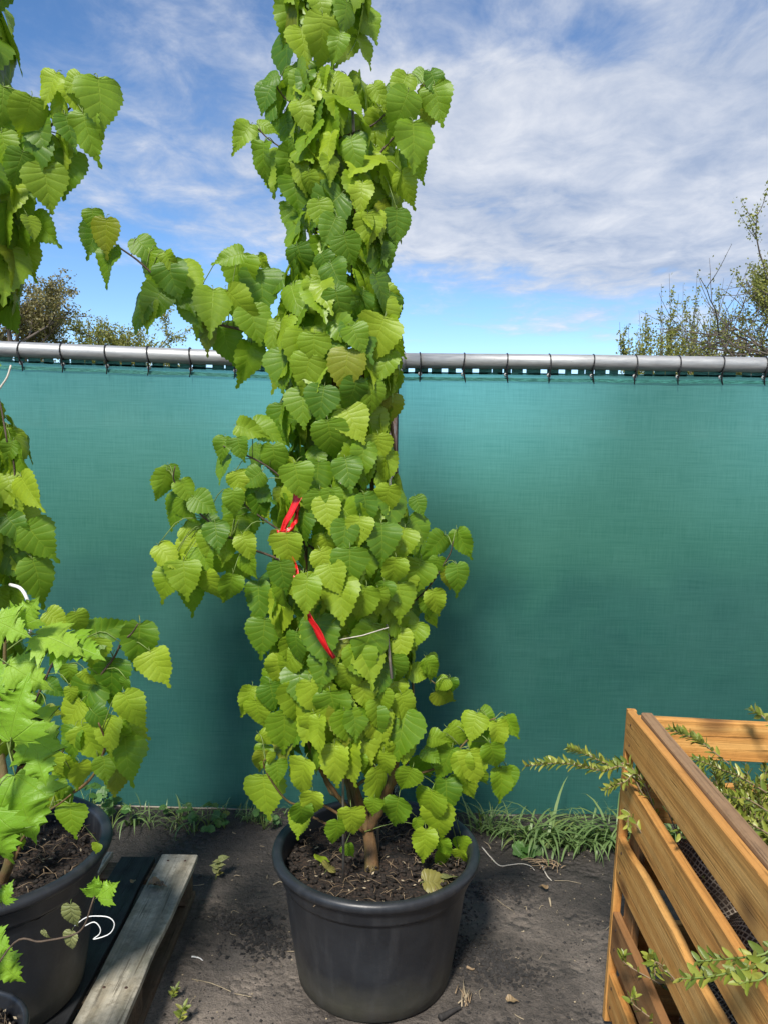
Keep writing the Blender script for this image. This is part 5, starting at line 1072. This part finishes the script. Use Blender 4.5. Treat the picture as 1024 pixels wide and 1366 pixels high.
# ------------------------------------------------------------------ beyond the fence
def far_tree(name, label, base, h, trunk_r, levels, nleaf, lsize, mat, spread, rs, up=.25, bare=0.0, first=.25, grp='trees beyond the fence', nb=7, blen=1.0, jit=.9, taper_top=.4):
    t = thing(name, label, 'tree', base, grp); wood = MB(); tipsl = []
    def grow(p, d, ln, r, lvl):
        pts = [p]; q = Vector(p); dd = Vector(d); n = 6
        for i in range(n):
            dd = (dd + rv(.10) + UP * up * .12).normalized(); q = q + dd * ln / n; pts.append(q.copy())
        wood.tube(pts, [lerp(r, r * .35, i / n) for i in range(n + 1)], 5 if lvl else 8, cap=False)
        if lvl >= levels: tipsl.append(pts); return
        for k in range(nb if lvl == 0 else rs.randrange(3, 6)):
            tt = rs.uniform(first if lvl == 0 else .25, 1.0); i = min(n - 1, int(tt * n)); pp = pts[i].lerp(pts[i + 1], tt * n - i)
            dq = (pts[i + 1] - pts[i]).normalized(); s_ = dq.orthogonal().normalized(); s_.rotate(Quaternion(dq, rs.uniform(0, 6.28)))
            nd = (dq * (1 - spread * .6) + s_ * spread + UP * up).normalized(); grow(pp, nd, ln * blen * rs.uniform(.45, .7) * (1 - taper_top * tt if lvl == 0 else 1), r * .5, lvl + 1)
        tipsl.append(pts[3:])
    grow(Vector((0, 0, 0)), UP, h * .8, trunk_r, 0); wood.build('trunk', M_FARBARK, t)
    lm = MB()
    for i in range(nleaf):
        tp = tipsl[rs.randrange(len(tipsl))]
        p = tp[rs.randrange(len(tp))] + rv(lsize * jit)
        d = rv(1); m = frame(p, d, rv(1), lsize * rs.uniform(.5, 1.2)); lm.add([m @ Vector(v) for v in ((0, -.5, 0), (.38, 0, .1), (0, .5, 0), (-.38, 0, .1))], [(0, 1, 2, 3)], 0, [(1, .5)] * 4)
    tag(lm.build('crown', mat, t, smooth=False), kind='stuff'); return t
random.seed(77); rs = random.Random(77)
def fb(px, Y): p = at(px, 900, Y); return Vector((p.x, Y, -.01))
far_tree('broadleaf_tree', 'brownish budding tree rising highest behind the fence by the untaped climber', fb(14, 27), 6.3, .13, 3, 8000, .10, M_FARB, .75, rs, first=.3)
far_tree('broadleaf_tree', 'brown green tree beside the tallest budding tree behind the fence', fb(68, 29), 6.0, .11, 3, 9000, .10, M_FARB, .8, rs, first=.3)
far_tree('broadleaf_tree', 'light green low tree in the row behind the fence', fb(128, 31), 6.1, .10, 3, 9000, .10, M_FAR, .8, rs, first=.3)
far_tree('broadleaf_tree', 'pale green tree at the open end of the low row behind the fence', fb(190, 32), 6.1, .09, 3, 9000, .10, M_FAR, .8, rs, first=.3)
far_tree('broadleaf_tree', 'brownish tree mostly hidden by the untaped climber', fb(-40, 28), 6.6, .14, 3, 6500, .10, M_FARB, .75, rs, first=.3)
def feather_tree(label, base, h, nsh, nl, rs):
    t = thing('upright_sapling', label, 'tree', base, 'upright saplings beyond the fence'); wood, lm = MB(), MB()
    for k in range(nsh):
        le = h * rs.uniform(.62, 1.0) if k else h; lx, ly = rs.gauss(0, .12), rs.gauss(0, .12); z0 = h * rs.uniform(.05, .3) if k else 0
        pts = spline([(0, 0, z0), (lx * le * .45, ly * le * .45, z0 + (le - z0) * .35), (lx * le * .8, ly * le * .8, le * .7), (lx * le, ly * le, le)], 14)
        wood.tube(pts, [lerp(.030 if not k else .016, .004, i / 13) for i in range(14)], 5, cap=False); tw = [pts]
        for q in range(9):
            i = rs.randrange(3, 12); a = rs.uniform(0, 6.28); l_ = rs.uniform(.25, .7); p = pts[i]; e = p + Vector((math.cos(a) * l_ * .35, math.sin(a) * l_ * .35, l_)); tw.append([p.lerp(e, j / 5) for j in range(6)]); wood.tube([p, e], [.007, .003], 4, cap=False)
        for q in range(nl):
            p_ = tw[rs.randrange(len(tw))]; i = rs.randrange(1, len(p_)); p = p_[i].lerp(p_[i - 1], rs.random()) + rv(.055)
            if p.z < h * .3: continue
            m = frame(p, rv(1), rv(1), rs.uniform(.05, .10)); lm.add([m @ Vector(v) for v in ((0, -.5, 0), (.36, 0, .1), (0, .5, 0), (-.36, 0, .1))], [(0, 1, 2, 3)], 0, [(1, .5)] * 4)
    wood.build('trunk', M_FARBARK, t); tag(lm.build('crown', M_FAR, t, smooth=False), kind='stuff')
for i, (px, Y, h, lab) in enumerate(((833, 24, 5.0, 'shortest yellow green upright sapling beyond the fence'), (852, 24, 5.7, 'yellow green upright sapling next to the shortest one beyond the fence'), (874, 25, 6.3, 'slim yellow green sapling in the middle of the upright group'), (900, 24, 6.5, 'tallest yellow green sapling of the upright group beyond the fence'), (928, 25, 6.2, 'yellow green sapling right against the bare branched tree'), (952, 24, 6.0, 'yellow green sapling behind the bare branches'), (880, 22, 5.2, 'bushy yellow green sapling low in the upright group'))):
    feather_tree(lab, fb(px, Y), h, 13, 420, rs)
far_tree('broadleaf_tree', 'tall tree with many bare dark branches and sparse young leaves', fb(1008, 19), 5.6, .09, 3, 2600, .07, M_FAR, .85, rs, up=.25, first=.40, nb=16, blen=1.15)
far_tree('broadleaf_tree', 'leafier tree standing behind the bare branched tree', fb(1006, 22), 6.9, .10, 3, 11000, .085, M_FAR, .6, rs, up=.4, first=.25, nb=10)
# leafy row added behind the screen to darken its lower half
hb = thing('shade_hedge', 'low dark row of leaves added behind the green fence screen to darken its lower half', 'shade_hedge', (0, 3.75, 0)); hm = MB(); rs = random.Random(4)
for i in range(3600):
    x = rs.uniform(-3.2, 3.2); top = .95 + .12 * mnoise.noise((x * 1.2, 3, 1)) + .07 * mnoise.noise((x * 4, 1, 1)); y = rs.uniform(-.28, .28); z = rs.uniform(.02, top)
    m = frame(Vector((x, y, z)), rv(1), rv(1), rs.uniform(.08, .14)); hm.add([m @ Vector(v) for v in ((0, -.5, 0), (.4, 0, .1), (0, .5, 0), (-.4, 0, .1))], [(0, 1, 2, 3)], 0, [(1, .5)] * 4)
tag(hm.build('foliage', M_SHADE_HEDGE, hb, smooth=False), kind='stuff')
hs = MB()
for i in range(22): x = -3.1 + i * .29; hs.tube([(x, 0, -.02), (x + rs.uniform(-.05, .05), rs.uniform(-.08, .08), .75)], [.015, .006], 5)
hs.build('stems', M_FARBARK, hb)
